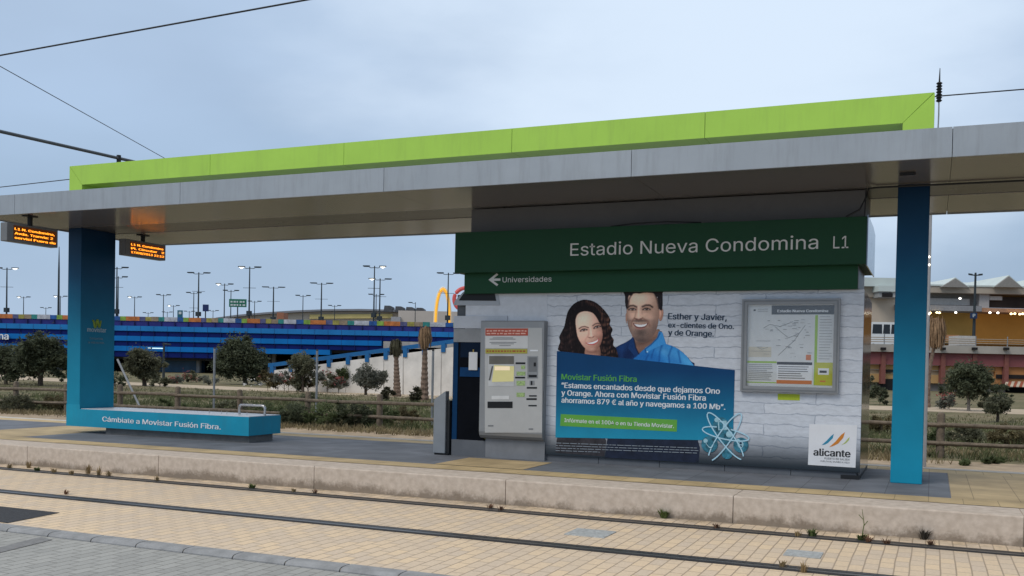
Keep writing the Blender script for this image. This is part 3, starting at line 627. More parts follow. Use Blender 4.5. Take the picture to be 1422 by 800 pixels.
    face = poly(smooth([(728, 52), (704, 140), (699, 230), (704, 310), (718, 380), (744, 442), (784, 494), (822, 520), (852, 522), (892, 508), (938, 468), (974, 408), (994, 335), (1004, 250), (1002, 170), (984, 96), (958, 40), (850, 20)]), 2)
    skin(face, 856, 265, 205, 330, -.35, -.42, .85, (228, 188, 164), (112, 82, 70))
    put(face*gs(985, 300, 40, 190)*.30, (150, 120, 106)); put(face*gs(700, 300, 26, 160)*.55, (110, 80, 70))
    put(face*gs(845, 105, 95, 46)*.5, (238, 204, 184)); put(face*gs(925, 290, 40, 34)*.45, (232, 186, 164)); put(face*gs(742, 296, 26, 32)*.4, (222, 174, 152))
    # stubble
    brd = np.clip(gs(838, 452, 128, 96)*1.25+gs(722, 372, 26, 90)*.7+gs(962, 378, 32, 95)*.6+gs(824, 316, 86, 17)*.95, 0, 1)
    put(face*brd*np.clip(.60+fine*.18, 0, 1), (92, 80, 76)); put(face*gs(832, 428, 42, 36)*.55, (66, 56, 54)); put(face*gs(832, 500, 90, 26)*.5, (60, 52, 52)); put(face*gs(822, 316, 66, 10)*.5, (72, 58, 54))
    for ex, ey, s_ in ((755, 211, 1), (886, 209, 1)):
        put(gs(ex, ey-6, 48, 24)*.55, (128, 94, 80)); put(gs(ex-2*s_, ey+26, 38, 10)*.35, (150, 110, 96))
        put(stroke([(ex-34, ey+4), (ex-16, ey-5), (ex+6, ey-7), (ex+32, ey+3)], 6.5)*.95, (40, 30, 28)); put(stroke([(ex-26, ey+6), (ex, ey+10), (ex+26, ey+6)], 4)*.6, (86, 62, 54))
        put(gs(ex-17, ey+2, 9, 4.5)*.7, (214, 206, 200)); put(gs(ex+18, ey+2, 8, 4.5)*.7, (206, 198, 192)); put(gs(ex, ey+1, 9.5, 8), (28, 20, 20)); put(gs(ex-3, ey-2, 2.5, 2.5)*.9, (230, 230, 230))
    put(stroke([(712, 192), (735, 178), (765, 176), (792, 188)], 8)*.85*(1+fine*.2), (48, 38, 36)); put(stroke([(848, 186), (880, 172), (915, 173), (940, 190)], 8.5)*.85*(1+fine*.2), (48, 38, 36))
    put(stroke([(796, 200), (786, 250), (776, 288)], 9)*.4, (136, 98, 84)); put(stroke([(842, 205), (846, 250)], 9)*.28, (150, 112, 98)); put(stroke([(812, 190), (812, 270)], 9)*.45, (242, 208, 188)); put(gs(812, 284, 16, 13)*.55, (240, 200, 180))
    put(stroke([(774, 292), (790, 303), (812, 306), (834, 302), (850, 290)], 6)*.7, (104, 68, 60)); put(gs(794, 300, 7, 4)*.8, (60, 36, 34)); put(gs(832, 299, 7, 4)*.8, (60, 36, 34))
    put(stroke([(768, 300), (748, 330), (745, 368)], 8)*.5, (112, 78, 68)); put(stroke([(858, 298), (905, 330), (915, 366)], 9)*.5, (116, 82, 72))
    mo = poly(smooth([(762, 340), (800, 347), (834, 349), (868, 345), (902, 336), (886, 366), (858, 382), (826, 386), (794, 380), (774, 364)]), 1); put(mo, (96, 52, 50))
    te = poly(smooth([(772, 345), (800, 350), (834, 352), (868, 348), (893, 341), (878, 362), (852, 372), (826, 375), (798, 370), (780, 358)]), 1); put(te, (236, 232, 228)); put(te*np.clip(np.abs(X-833)/70, 0, 1)**2*.5, (150, 130, 124))
    put(stroke([(790, 384), (826, 393), (862, 386)], 7)*.7, (168, 110, 102))
    put(hairm*(Y < 225), (30, 26, 28), True); put(hairm*(Y < 225)*np.clip(.35+nse(5.4, 26, .6), 0, 1)*.5, (74, 66, 66)); put(stroke([(712, 200), (724, 120), (752, 60)], 8)*.6, (44, 36, 36)); put(stroke([(1000, 200), (986, 130), (962, 66)], 9)*.6, (50, 42, 42))
    put(poly(smooth([(680, 20), (740, 84), (770, 58), (820, 64), (880, 52), (950, 62), (985, 96), (1036, 20)]), 3), (34, 29, 30), True)
    # ---------------- woman
    hp = [(325, 120), (265, 130), (208, 162), (160, 222), (138, 295), (122, 368), (96, 420), (76, 468), (84, 512), (70, 552), (84, 600), (300, 645), (430, 685), (612, 695), (606, 580), (578, 540), (582, 490), (558, 448), (572, 396), (546, 350), (552, 305), (518, 245), (468, 188), (405, 140)]
    hair = poly(smooth(hp), 2); put(hair, (24, 18, 20), True)
    crl = np.sin((Y+22*np.sin(X*.035))*.115+nse(48, 48, 2.2))*.5+.5; strand = np.clip(.5+nse(6, 48, .7), 0, 1)
    side = np.clip((X-440)/50, 0, 1); lft = np.clip((235-X)/40, 0, 1)
    put(hair*side*crl*strand*.85, (112, 78, 64)); put(hair*lft*crl*strand*.65*np.clip((Y-250)/150, 0, 1), (70, 50, 46)); put(hair*side*np.clip(1-crl*1.8, 0, 1)*.6, (20, 14, 16))
    put(hair*stroke([(345, 135), (420, 190), (475, 270), (510, 350)], 26)*strand*.55, (124, 82, 66)); put(hair*np.clip(nse(9, 60, 1)-.25, 0, 1)*.5, (76, 56, 52))
    nk = poly(smooth([(325, 560), (445, 545), (450, 700), (330, 690)]), 2); skin(nk, 385, 610, 90, 120, -.2, -.3, .8, (182, 138, 118), (92, 66, 58)); put(nk*gs(385, 600, 70, 22)*.7, (96, 66, 58))
    f2 = poly(smooth([(229, 310), (248, 256), (290, 232), (345, 230), (395, 250), (430, 295), (456, 345), (474, 400), (479, 455), (468, 512), (445, 560), (415, 592), (383, 604), (348, 594), (308, 564), (274, 518), (247, 462), (234, 390)]), 2)
    skin(f2, 345, 405, 165, 240, -.30, -.35, .9, (238, 196, 174), (128, 90, 78))
    put(f2*gs(462, 470, 34, 120)*.45, (140, 98, 86)); put(f2*gs(300, 300, 60, 40, -20)*.45, (246, 212, 192)); put(f2*gs(296, 462, 36, 28)*.4, (240, 178, 158)); put(f2*gs(448, 432, 22, 26)*.4, (230, 166, 148))
    put(poly(smooth([(215, 400), (222, 320), (245, 255), (295, 228), (345, 226), (392, 244), (432, 300), (450, 335), (455, 250), (390, 180), (270, 190), (205, 260)]), 2)*np.clip(1-f2*.0, 0, 1)*(1-gs(330, 330, 95, 105)*1.0), (24, 18, 20))
    for ex, ey, an in ((304, 402, -9), (428, 374, -15)):
        c_, s_ = math.cos(math.radians(an)), math.sin(math.radians(an)); q = lambda a, b: (ex+a*c_-b*s_, ey+a*s_+b*c_)
        put(gs(ex, ey-4, 42, 18, an)*.45, (146, 104, 90))
        put(stroke([q(-32, 5), q(-14, -6), q(8, -7), q(31, 3)], 6)*.95, (34, 24, 24)); put(stroke([q(-24, 7), q(0, 10), q(24, 6)], 3.4)*.55, (92, 62, 56))
        put(gs(*q(-15, 2), 8, 4.5, an)*.75, (222, 214, 208)); put(gs(*q(15, 2), 7, 4.5, an)*.75, (214, 206, 200)); put(gs(*q(0, 1), 9, 8), (34, 24, 22)); put(gs(*q(-3, -2), 2.5, 2.5)*.9, (236, 236, 236))
    put(stroke([(262, 390), (285, 374), (315, 370), (346, 380)], 5.5)*.75, (64, 46, 42)); put(stroke([(388, 362), (410, 346), (432, 340), (452, 345)], 5.5)*.75, (64, 46, 42))
    put(stroke([(352, 400), (350, 440), (342, 462)], 8)*.35, (158, 112, 98)); put(stroke([(366, 385), (374, 448)], 8)*.45, (250, 216, 198)); put(gs(376, 456, 14, 11)*.5, (250, 210, 192))
    put(stroke([(346, 470), (362, 476), (382, 474), (402, 460)], 5)*.6, (140, 92, 82)); put(gs(360, 473, 6, 3.5)*.7, (84, 50, 46)); put(gs(392, 466, 6, 3.5)*.7, (84, 50, 46))
    put(stroke([(334, 470), (316, 500), (320, 528)], 7)*.35, (170, 116, 102)); put(stroke([(410, 456), (444, 474), (450, 500)], 7)*.4, (160, 106, 94))
    put(poly(smooth([(322, 520), (352, 516), (388, 508), (420, 496), (446, 480), (440, 506), (418, 530), (388, 542), (356, 540), (336, 532)]), 1), (172, 84, 82)); te = poly(smooth([(332, 521), (356, 519), (390, 512), (420, 500), (438, 489), (430, 508), (410, 522), (386, 530), (358, 531)]), 1); put(te, (242, 238, 234)); put(te*np.clip(np.abs(X-388)/60, 0, 1)**2*.4, (176, 146, 140))
    put(stroke([(350, 556), (385, 560), (410, 548)], 8)*.35, (176, 126, 110)); put(gs(384, 580, 30, 16)*.3, (244, 206, 186))
    top = 595+(X-60)*(145/1270.)
    A[Y > top+4] = 0; A[Y < 45] = np.where(A[Y < 45] > .3, 1, 0)
    img = np.clip(img+(nse(8, 8, .012)+fine*.012)[..., None], 0, 1)
    H, Wn = X.shape
    idx = -np.ones((H, Wn), int); keep = A > .5
    quad = keep[:-1, :-1] & keep[1:, :-1] & keep[:-1, 1:] & keep[1:, 1:]
    use = np.zeros((H, Wn), bool)
    use[:-1, :-1] |= quad; use[1:, :-1] |= quad; use[:-1, 1:] |= quad; use[1:, 1:] |= quad
    idx[use] = np.arange(use.sum())
    px = 765+X[use]/6.667; py = 398+Y[use]/6.667
    vs = [tuple(atY(a, b_, YK-.003)) for a, b_ in zip(px, py)]
    jj, ii = np.nonzero(quad)
    fs = np.stack([idx[jj, ii], idx[jj+1, ii], idx[jj+1, ii+1], idx[jj, ii+1]], 1).tolist()
    c_ = np.clip(img[use]*1.2, 0, 1); c_ = np.where(c_ <= .04045, c_/12.92, ((c_+.055)/1.055)**2.4)
    return vs, fs, c_
vs_, fs_, cs_ = portrait()
m = bpy.data.materials.new('portrait_print'); m.use_nodes = True; b = m.node_tree.nodes['Principled BSDF']; at_ = N(m.node_tree, 'ShaderNodeAttribute', attribute_name='ink')
m.node_tree.links.new(at_.outputs['Color'], b.inputs['Base Color']); b.inputs['Roughness'].default_value = .45; b.inputs['Specular IOR Level'].default_value = .15
me = bpy.data.meshes.new('portrait_print'); o0 = ORG[poster.name]
me.from_pydata([(v[0]-o0.x, v[1]-o0.y, v[2]-o0.z) for v in vs_], [], fs_)
ca = me.color_attributes.new('ink', 'FLOAT_COLOR', 'POINT'); ca.data.foreach_set('color', np.concatenate([cs_, np.ones((len(cs_), 1))], 1).astype(np.float32).ravel())
me.materials.append(m); po = bpy.data.objects.new('portrait_print', me); COL.objects.link(po); po.parent = poster; ORG[po.name] = o0

def K(px, py, d=0): 
    p = atY(px, py, YK); return Vector((p.x, YK-d, p.z))
def sheetK(pts, d, th=.0015): return MB().prism([K(x, y, d) for x, y in pts], (0, th, 0))
# lower figures under the card (jeans and arms)
M_jean = mat('print_navy', (.010, .016, .036), .45, var=.4, scale=9)
sheetK([(846, 598), (966, 600), (972, 622), (970, 642.5), (840, 635.5), (843, 612)], .002).build('jeans_print', M_jean, poster)
sheetK([(776, 598), (835, 600), (842, 612), (839, 634), (771.5, 628.5), (773, 612)], .0022).build('sleeve_print', mat('print_brown', (.035, .032, .038), .45, var=.5, scale=14), poster)
M_card = grad_mat('card_print', .60, 1.42, [(0, (.018, .27, .42)), (.5, (.010, .135, .26)), (1, (.005, .055, .16))], .45)
sheetK([(773.5, 487.5), (1020.5, 514), (1018, 612), (771.5, 607.5)], .0050, .0018).build('card_print', M_card, poster)
M_navy = mat('ink_navy', (.010, .035, .075), .4, var=0); M_w = mat('ink_white', (.72, .75, .78), .4, var=0); M_gr = mat('ink_green', (.09, .36, .06), .4, var=0)
def ktext(s, x0, y0, x1, y1, m, par, **k): return text(s, K(x0, y0), K(x1, y1), m, par, nrm=(0, -1, 0), **k)
ktext('Esther y Javier,', 928, 443.3, 1009, 445, M_navy, poster, bold=.022)
ktext('ex-clientes de Ono.', 928, 454.8, 1019, 457, M_navy, poster, bold=.022)
ktext('y de Orange.', 928, 465.5, 991, 467.5, M_navy, poster, bold=.022)
ktext('Movistar Fusión Fibra', 780, 527, 884, 530.5, M_gr, poster, bold=.022, proud=.0055)
ktext('“Estamos encantados desde que dejamos Ono', 780, 538.5, 999.5, 547, M_w, poster, bold=.022, proud=.0055)
ktext('y Orange. Ahora con Movistar Fusión Fibra', 780, 549, 980, 556.5, M_w, poster, bold=.022, proud=.0055)
ktext('ahorramos 879 € al año y navegamos a 100 Mb”.', 780, 559, 1007, 569, M_w, poster, bold=.022, proud=.0055)
sheetK([(779, 575), (940.5, 583), (940, 599.5), (778, 591.5)], .0068).build('banner_print', mat('banner_green', (.12, .37, .055), .35, var=.06), poster)
ktext('Infórmate en el 1004 o en tu Tienda Movistar.', 784, 586, 936, 594.5, M_w, poster, bold=.011, proud=.0075)
M_fine = mat('ink_fine', (.26, .30, .34), .4, var=0)
rr_ = random.Random(5)
fp = MB()
for row in range(4):
    x = 772.
    end = (968, 970, 968, 833)[row]
    while x < end:
        L = rr_.uniform(3, 11); y = 615.5+row*3.5+(x-772)*.036
        a0 = K(x, y, .009); a1 = K(min(x+L, end), y+L*.036, .009); hgt = .0075
        fp.prism([a0, a1, a1+Vector((0, 0, hgt)), a0+Vector((0, 0, hgt))], (0, .001, 0)); x += L+rr_.uniform(.8, 1.6)
fp.build('fine_print', M_fine, poster)
# atom emblem
M_orb = mat('orb_teal', (.035, .17, .24), .25, var=.6, scale=22); M_orbl = mat('orb_light', (.35, .58, .66), .3, var=.2, scale=20); M_ring = mat('ring_cyan', (.42, .66, .78), .3, var=.04)
def disc(cx, cy, r, d, n=20, ry=None): return [(cx+r*math.cos(2*math.pi*k/n), cy+(ry or r)*math.sin(2*math.pi*k/n)) for k in range(n)]
em = sheetK(disc(1008, 604, 13, 0), .008).build('emblem_print', M_orb, poster)
def emb(pts, d, m, nm='emblem_detail'): return sheetK(pts, d).build(nm, m, poster)
for cx, cy, r in ((1001, 590.5, 11), (985.5, 617, 11.5), (1029, 618, 10.5), (1010, 630, 7.5)): emb(disc(cx, cy, r, 0), .0085, M_orb)
for cx, cy, r in ((1013, 603, 4.5), (980, 612, 3), (995.5, 583, 3.2), (1025, 612, 2.6)): emb(disc(cx, cy, r, 0), .0095, M_orbl)
emb([(997, 585), (1009, 584), (1010, 597), (998, 597.5)], .0095, M_orbl); emb([(998.8, 586.3), (1004, 586), (1004.3, 596), (999.3, 596.3)], .0105, M_orb)
ph = MB().tube([K(981, 614, .0095), K(981.5, 617, .0095), K(985, 621, .0095), K(988.5, 622, .0095)], [.012, .006, .006, .012], 6).build('emblem_detail', M_orbl, poster)
emb(disc(1028.5, 617, 4.2, 0, ry=5.2), .0095, M_orbl); emb(disc(1028.7, 615.5, 1.8, 0, ry=1.6), .0105, M_navy); emb(disc(1028.7, 619.5, 2, 0, ry=1.4), .0105, M_navy)
def ring(cx, cy, a, b_, ang, t0=0, t1=360, r=.0085):
    an = math.radians(ang); P = []
    for k in range(41):
        th = math.radians(t0+(t1-t0)*k/40); u = a*math.cos(th); v = b_*math.sin(th)
        P.append(K(cx+u*math.cos(an)-v*math.sin(an), cy+u*math.sin(an)+v*math.cos(an), .013))
    mb = MB().tube(P, r, 6); mb.v = [(v[0], YK-.0125+(v[1]-YK+.013)*.12, v[2]) for v in mb.v]      # printed flat
    mb.build('emblem_ring', M_ring, poster)
ring(1007.5, 605.5, 40, 9, 53, 12, 340); ring(1007, 607, 39, 9, -56, -150, 160); ring(1008, 602.5, 33, 7.5, 12, -80, 245)
# harbour sticker
st = sheetK([(1122, 645.5), (1188, 649.5), (1190.5, 590.5), (1124, 589)], .004, .002).build('harbour_sticker', mat('sticker_white', (.74, .75, .77), .35, var=.04), poster)
def sw(pts, m): sheetK(pts, .0055).build('sail_mark', m, st)
sw([(1141, 618.2), (1148, 612), (1154, 605.5), (1158, 602.5), (1156.5, 608.5), (1150, 615), (1146, 617.2)], mat('ink_blue', (.03, .25, .40), .4, var=0))
sw([(1151.5, 621), (1160, 613.5), (1168, 604), (1173.5, 600), (1171, 608), (1164, 616), (1157, 619.5)], mat('ink_orange', (.62, .22, .03), .4, var=0))
sw([(1168.5, 618.3), (1174, 613.5), (1177.5, 609), (1180, 607), (1179, 611), (1175, 615.5)], mat('ink_sage', (.42, .50, .16), .4, var=0))
M_ink = mat('ink_black', (.02, .022, .026), .4, var=0); M_inkg = mat('ink_grey', (.18, .19, .20), .4, var=0)
ktext('alicante', 1130, 632.3, 1180.5, 635, M_ink, st, bold=.025, proud=.0055)
ktext('PUERTO DE SALIDA', 1145, 637.6, 1180, 639.6, M_inkg, st, proud=.0055)
ktext('VUELTA AL MUNDO A VELA', 1139, 641.2, 1180, 643.6, M_inkg, st, proud=.0055)

# ================================================================== MAP CASE
mc = thing('map_case', 'glazed grey framed map case fixed to the white brick wrap', 'map case', (K(1098, 480).x, YK, K(1098, 480).z))
cor = [K(x, y) for x, y in ((1028.5, 542), (1164, 547.5), (1168, 416.5), (1032.5, 414.5))]
mx0 = (cor[0].x+cor[3].x)/2; mx1 = (cor[1].x+cor[2].x)/2; mz0 = (cor[0].z+cor[1].z)/2; mz1 = (cor[2].z+cor[3].z)/2
fw_ = .062; M_fr = mat('case_frame', (.27, .28, .29), .45, .3, var=.06)
fmb = MB()
for (a0, a1, c0, c1) in ((mx0, mx1, mz0, mz0+fw_), (mx0, mx1, mz1-fw_, mz1), (mx0, mx0+fw_, mz0+fw_, mz1-fw_), (mx1-fw_, mx1, mz0+fw_, mz1-fw_)): fmb.box(a0, a1, YK-.06, YK-.0005, c0, c1)
fmb.build('frame', M_fr, mc)
rim = MB()
for (a0, a1, c0, c1) in ((mx0+.018, mx1-.018, mz0+.018, mz0+.03), (mx0+.018, mx1-.018, mz1-.03, mz1-.018), (mx0+.018, mx0+.03, mz0+.03, mz1-.03), (mx1-.03, mx1-.018, mz0+.03, mz1-.03)): rim.box(a0, a1, YK-.065, YK-.0601, c0, c1)
rim.build('frame_bead', mat('case_bead', (.19, .2, .21), .4, .3), mc)
ix0, ix1, iz0, iz1 = mx0+fw_, mx1-fw_, mz0+fw_, mz1-fw_
mpn = MB().box(ix0, ix1, YK-.012, YK-.0008, iz0, iz1).build('map_sheet', mat('paper', (.62, .65, .66), .6, var=.04, scale=12), mc)
def mp_(u0, u1, v0, v1, d, m, nm='map_print'):
    return MB().box(ix0+(ix1-ix0)*u0, ix0+(ix1-ix0)*u1, YK-.012-d, YK-.012-d+.0012, iz0+(iz1-iz0)*(1-v1), iz0+(iz1-iz0)*(1-v0)).build(nm, m, mpn)
U = lambda x: (x-95)/(705-95)
V = lambda y: (y-95)/(675-95)
M_dkb = mat('map_header', (.045, .05, .058), .5, var=0); M_lime = mat('map_lime', (.28, .48, .05), .5, var=0); M_yg = mat('map_yellowgreen', (.46, .48, .03), .5, var=0); M_org = mat('map_orange', (.55, .17, .05), .5, var=0)
mp_(U(265), .995, .01, V(165), .0015, M_dkb)
def mtext(s, u0, u1, v, m, d=.003, **k):
    return text(s, (ix0+(ix1-ix0)*u0, YK-.012, iz0+(iz1-iz0)*(1-v)), (ix0+(ix1-ix0)*u1, YK-.012, iz0+(iz1-iz0)*(1-v)), m, mpn, nrm=(0, -1, 0), proud=d, **k)
mtext('Estadio Nueva Condomina', U(308), U(660), V(149), M_w, bold=.035, h=.042)
mp_(U(573), U(592), V(170), V(660), .0015, M_lime); mp_(U(97), U(310), V(497), V(510), .0015, M_lime); mp_(U(97), U(310), V(645), V(652), .0015, M_lime)
mp_(U(580), .995, V(500), V(660), .002, M_yg); mp_(U(602), U(676), V(540), V(585), .003, M_w)
mp_(U(312), U(560), V(500), V(520), .002, M_ink); mp_(U(312), U(560), V(520), V(628), .002, M_w); mp_(U(312), U(560), V(628), V(654), .002, M_org)
mp_(U(515), U(550), V(447), V(485), .002, M_org); mp_(U(135), U(150), V(128), V(140), .002, M_ink)
mp_(U(105), U(270), V(395), V(468), .0012, mat('map_beige', (.58, .55, .45), .6, var=.1))
lines_ = MB()
def ml(u0, u1, v0, hgt): lines_.box(ix0+(ix1-ix0)*u0, ix0+(ix1-ix0)*u1, YK-.0165, YK-.0155, iz0+(iz1-iz0)*(1-v0)-hgt, iz0+(iz1-iz0)*(1-v0))
for k in range(16): ml(U(604), U(604+rr_.uniform(60, 92)), V(180+k*19.5), .004)
for k in range(9): ml(U(110), U(rr_.uniform(230, 300)), V(520+k*13.5), .005)
for k in range(6): ml(U(322), U(rr_.uniform(480, 552)), V(530+k*16), .009)
for k in range(2): ml(U(165), U(240), V(126+k*14), .004)
for (x0, x1, y) in ((165, 205, 395), (160, 260, 352), (120, 265, 425), (215, 255, 445)): ml(U(x0), U(x1), V(y), .003)
for k in range(46):
    x_ = rr_.uniform(205, 540); y_ = rr_.choice([rr_.uniform(205, 280), rr_.uniform(200, 470)]); ml(U(x_), U(min(x_+rr_.uniform(5, 34), 560)), V(y_), rr_.uniform(.002, .006))
lines_.build('map_lines', M_inkg, mpn)
route = MB()
for P in (((210, 262), (255, 235), (330, 250), (420, 215)), ((320, 455), (375, 400), (430, 350), (470, 290), (505, 240)), ((290, 250), (350, 300), (390, 330), (460, 300)), ((170, 400), (200, 412), (245, 398))):
    route.tube([(ix0+(ix1-ix0)*U(x), YK-.014, iz0+(iz1-iz0)*(1-V(y))) for x, y in P], .003, 4)
route.build('route_lines', mat('route_grey', (.32, .34, .34), .6, var=0), mpn)
mp_(U(612), U(662), V(556), V(572), .004, M_ink); mp_(U(615), U(655), V(625), V(636), .003, M_org)
# glass
m = bpy.data.materials.new('case_glass'); m.use_nodes = True; t = m.node_tree; t.nodes.remove(t.nodes['Principled BSDF'])
tb = N(t, 'ShaderNodeBsdfTransparent'); gb_ = N(t, 'ShaderNodeBsdfGlossy'); gb_.inputs['Roughness'].default_value = .03; ms = N(t, 'ShaderNodeMixShader'); ms.inputs[0].default_value = .07
t.links.new(tb.outputs[0], ms.inputs[1]); t.links.new(gb_.outputs[0], ms.inputs[2]); t.links.new(ms.outputs[0], t.nodes['Material Output'].inputs[0])
MB().box(ix0, ix1, YK-.05, YK-.047, iz0, iz1).build('glass_pane', m, mc)
q = [K(1080, 555), K(1110.5, 556.5), K(1111.5, 547.8), K(1081, 546.5)]
tag(MB().box(q[0].x, q[1].x, YK-.003, YK-.0005, (q[0].z+q[1].z)/2, (q[2].z+q[3].z)/2).build('lime_sticker', mat('sticker_lime', (.40, .50, .03), .5, var=.1, scale=25)), 'small lime sticker stuck on the brick wrap just below the map case', 'sticker')

# ================================================================== STATION SIGN
M_sgn = mat('sign_green', (.007, .050, .020), .5, spec=.25, var=.05, scale=2); M_sgn2 = mat('sign_green_lower', (.007, .058, .023), .5, spec=.25, var=.05, scale=2)
sg = thing('station_sign', 'dark green two tier station name board above the brick kiosk', 'station sign', (-3.2, 11.9, 2.37))
SX0, SX1 = -5.67, -.685
up = MB().box(SX0, SX1, 11.2, 12.55, 2.632, 3.149).build('name_board', M_sgn, sg, bevel=.004)
ue = MB().prism([(SX1+.001, 11.2, 2.615), (SX1+.001, 12.58, 2.615), (SX1+.001, 12.58, 3.12), (SX1+.001, 12.2, 3.16), (SX1+.001, 11.2, 3.16)], (.012, 0, 0)).build('board_end', M_kend, sg)
lo = MB().box(-5.59, -.775, 11.33, 12.35, 2.374, 2.631).build('direction_board', M_sgn2, sg)
MB().box(-.774, -.768, 11.34, 12.32, 2.38, 2.628).build('board_end', mat('end_grey', (.16, .165, .17), .4, .3), sg)
MB().box(-5.55, -.72, 11.42, 12.3, 3.15, ZS-.003).build('service_box', mat('service_box_grey', (.135, .135, .14), .5, .1, var=.06), sg)
M_let = mat('sign_lettering', (.62, .62, .60), .4, var=0)
def SY(px, py, Y): return atY(px, py, Y)
def t_on(s, x0, y0, x1, y1, Y, par, m_, **k):
    a0 = SY(x0, y0, Y); a1 = SY(x1, y1, Y); zz = (a0.z+a1.z)/2; a0.z = a1.z = zz
    return text(s, a0, a1, m_, par, nrm=(0, -1, 0), **k)
t_on('Estadio Nueva Condomina', 792, 354, 1136, 347, 11.2, up, M_let, h=.215)
t_on('L1', 1157, 345, 1178, 344.6, 11.2, up, M_let, h=.19)
t_on('Universidades', 698, 392.5, 766, 390.8, 11.33, lo, M_let, h=.095)
def D2(px, py): p = atY(px, py, 11.33); return (p.x, 11.33-.004, p.z)
MB().prism([D2(*p) for p in ((678.5, 388.6), (690, 379.5), (692, 381.5), (685.5, 386.9), (695, 386.7), (695, 390), (685.5, 390.2), (692.2, 395.2), (690, 397.3))], (0, .003, 0)).build('arrow', M_let, lo)
cbw = MB().tube([(-3.6, 11.25, 3.155), (-3.3, 11.22, 3.175), (-2.9, 11.22, 3.18), (-2.5, 11.24, 3.158)], .008, 6); tag(cbw.build('loose_cable', M_wire), 'short loose black cable lying on top of the green sign', 'cable')

# ================================================================== TICKET MACHINE
TY = 11.28
tv = thing('ticket_machine', 'light grey ticket vending machine built into the kiosk front', 'ticket machine', (-4.88, 11.35, ZP))
TX0, TX1 = -5.318, -4.447; TZ0, TZ1 = .515, 2.022
M_tvd = mat('machine_frame', (.27, .28, .29), .4, .4, var=.05); M_tvl = mat('machine_face', (.44, .445, .44), .4, .2, var=.04)
bt = MB()
prf = [(TY, TZ1-.01), (TY, TZ0+.09), (TY+.012, TZ0+.045), (TY+.045, TZ0+.012), (TY+.085, TZ0), (YK+.06, TZ0), (YK+.06, TZ1)]
prf += [(TY+.01, TZ1)]
bt.prism([(TX0, y, z) for y, z in prf], (TX1-TX0, 0, 0)); bt.build('cabinet', M_tvd, tv)
MB().box(TX0+.05, TX1, YK-.02, YK+.05, ZP+.005, TZ0-.003).build('base', mat('machine_base', (.20, .21, .225), .55, .1, var=.1), tv)
MB().box(TX0-.03, TX0+.045, YK+.0, YK+.05, ZP+.26-.02, TZ0-.01).build('base_label', mat('base_label_olive', (.22, .21, .05), .6), tv)
def T(zx, zy, d=0):   # crop coordinates on the machine photo -> place on its face
    p = atY(660+zx/4.444, 440+zy/4.444, TY); return Vector((p.x, TY-d, p.z))
def tq(x0, y0, x1, y1, d, m, nm, par=None, th=.004):
    a0 = T(x0, y1, d); a1 = T(x1, y1, d); c0 = T(x0, y0, d); c1 = T(x1, y0, d)
    return MB().prism([a0, a1, c1, c0], (0, th, 0)).build(nm, m, par or tv)
fc = tq(60, 68, 413, 715, .004, M_tvl, 'front_panel')
tq(64, 72, 326, 116, .008, mat('banner_red', (.42, .075, .045), .45, var=.05), 'banner', fc)
tq(64, 118, 326, 194, .008, mat('notice_paper', (.56, .57, .57), .5, var=.04), 'instruction_sheet', fc)
tq(64, 198, 322, 227, .008, mat('strip_olive', (.36, .33, .06), .5, var=.05), 'notice_strip', fc)
ln = MB()
def dash(mb, x0, x1, y, hpx, d):
    mb.prism([T(x0, y+hpx, d), T(x1, y+hpx, d), T(x1, y, d), T(x0, y, d)], (0, .001, 0))
for y in (82, 99):
    x = 72
    while x < 316:
        L = rr_.uniform(10, 30); dash(ln, x, min(x+L, 318), y+rr_.uniform(0, 2), 8, .0095); x += L+6
ln.build('banner_lines', mat('ink_pink', (.66, .40, .34), .5, var=0), fc)
ln = MB()
for y, a_, b_ in ((128, 110, 235), (136, 90, 250), (156, 90, 255), (165, 100, 240), (176, 150, 220)): dash(ln, a_, b_, y, 4, .0095)
ln.build('sheet_lines', M_inkg, fc)
ln = MB(); x = 72
while x < 312: L = rr_.uniform(7, 20); dash(ln, x, x+L, 208, 8, .0095); x += L+8
ln.build('strip_lines', mat('ink_redbrown', (.32, .06, .03), .5, var=0), fc)
tq(82, 236, 242, 428, .007, mat('recess_frame', (.50, .51, .51), .4, .2), 'screen_surround', fc)
tq(87, 242, 240, 292, .0085, mat('recess_shadow', (.13, .125, .11), .6), 'recess_shade', fc)  # shade at the top of the recess, painted as a flat dark strip
scr = MB().prism([T(104, 402, .009), T(238, 399, .009), T(241, 305, .009), T(118, 298, .009)], (0, .003, 0)).build('touch_screen', mat('screen_lit', (.35, .33, .16), .25, var=.05, emit=(.62, .58, .26), estr=.42), fc)
tq(122, 306, 215, 330, .0105, mat('screen_warm', (.6, .5, .35), .3, var=.05, emit=(.85, .68, .45), estr=.5), 'screen_banner', scr)
MB().prism([T(84, 392, .0095), T(94, 392, .0095), T(112, 304, .0095), T(104, 304, .0095)], (0, .003, 0)).build('screen_edge', mat('edge_dark', (.10, .10, .10), .4), fc)
for (x0, y0, x1, y1) in ((250, 281, 310, 292), (247, 370, 308, 380), (319, 433, 382, 443), (333, 484, 380, 492), (317, 502, 380, 513), (329, 544, 380, 552), (77, 523, 231, 563)): tq(x0, y0, x1, y1, .008, M_black, 'slot', fc)
for (x0, y0, x1, y1) in ((284, 300, 308, 322), (256, 338, 310, 362), (256, 395, 308, 424), (256, 468, 306, 494)): tq(x0, y0, x1, y1, .008, mat('slot_sticker', (.30, .42, .18), .5, var=.6, scale=120), 'slot_label', fc)
pn = tq(322, 243, 388, 380, .007, M_tvd, 'keypad_surround', fc); tq(330, 250, 381, 340, .0085, mat('recess_grey', (.15, .16, .17), .5), 'keypad_recess', fc); tq(330, 358, 381, 374, .0085, M_black, 'keypad_slot', fc)
tq(362, 282, 376, 306, .0095, M_black, 'card_reader', fc)
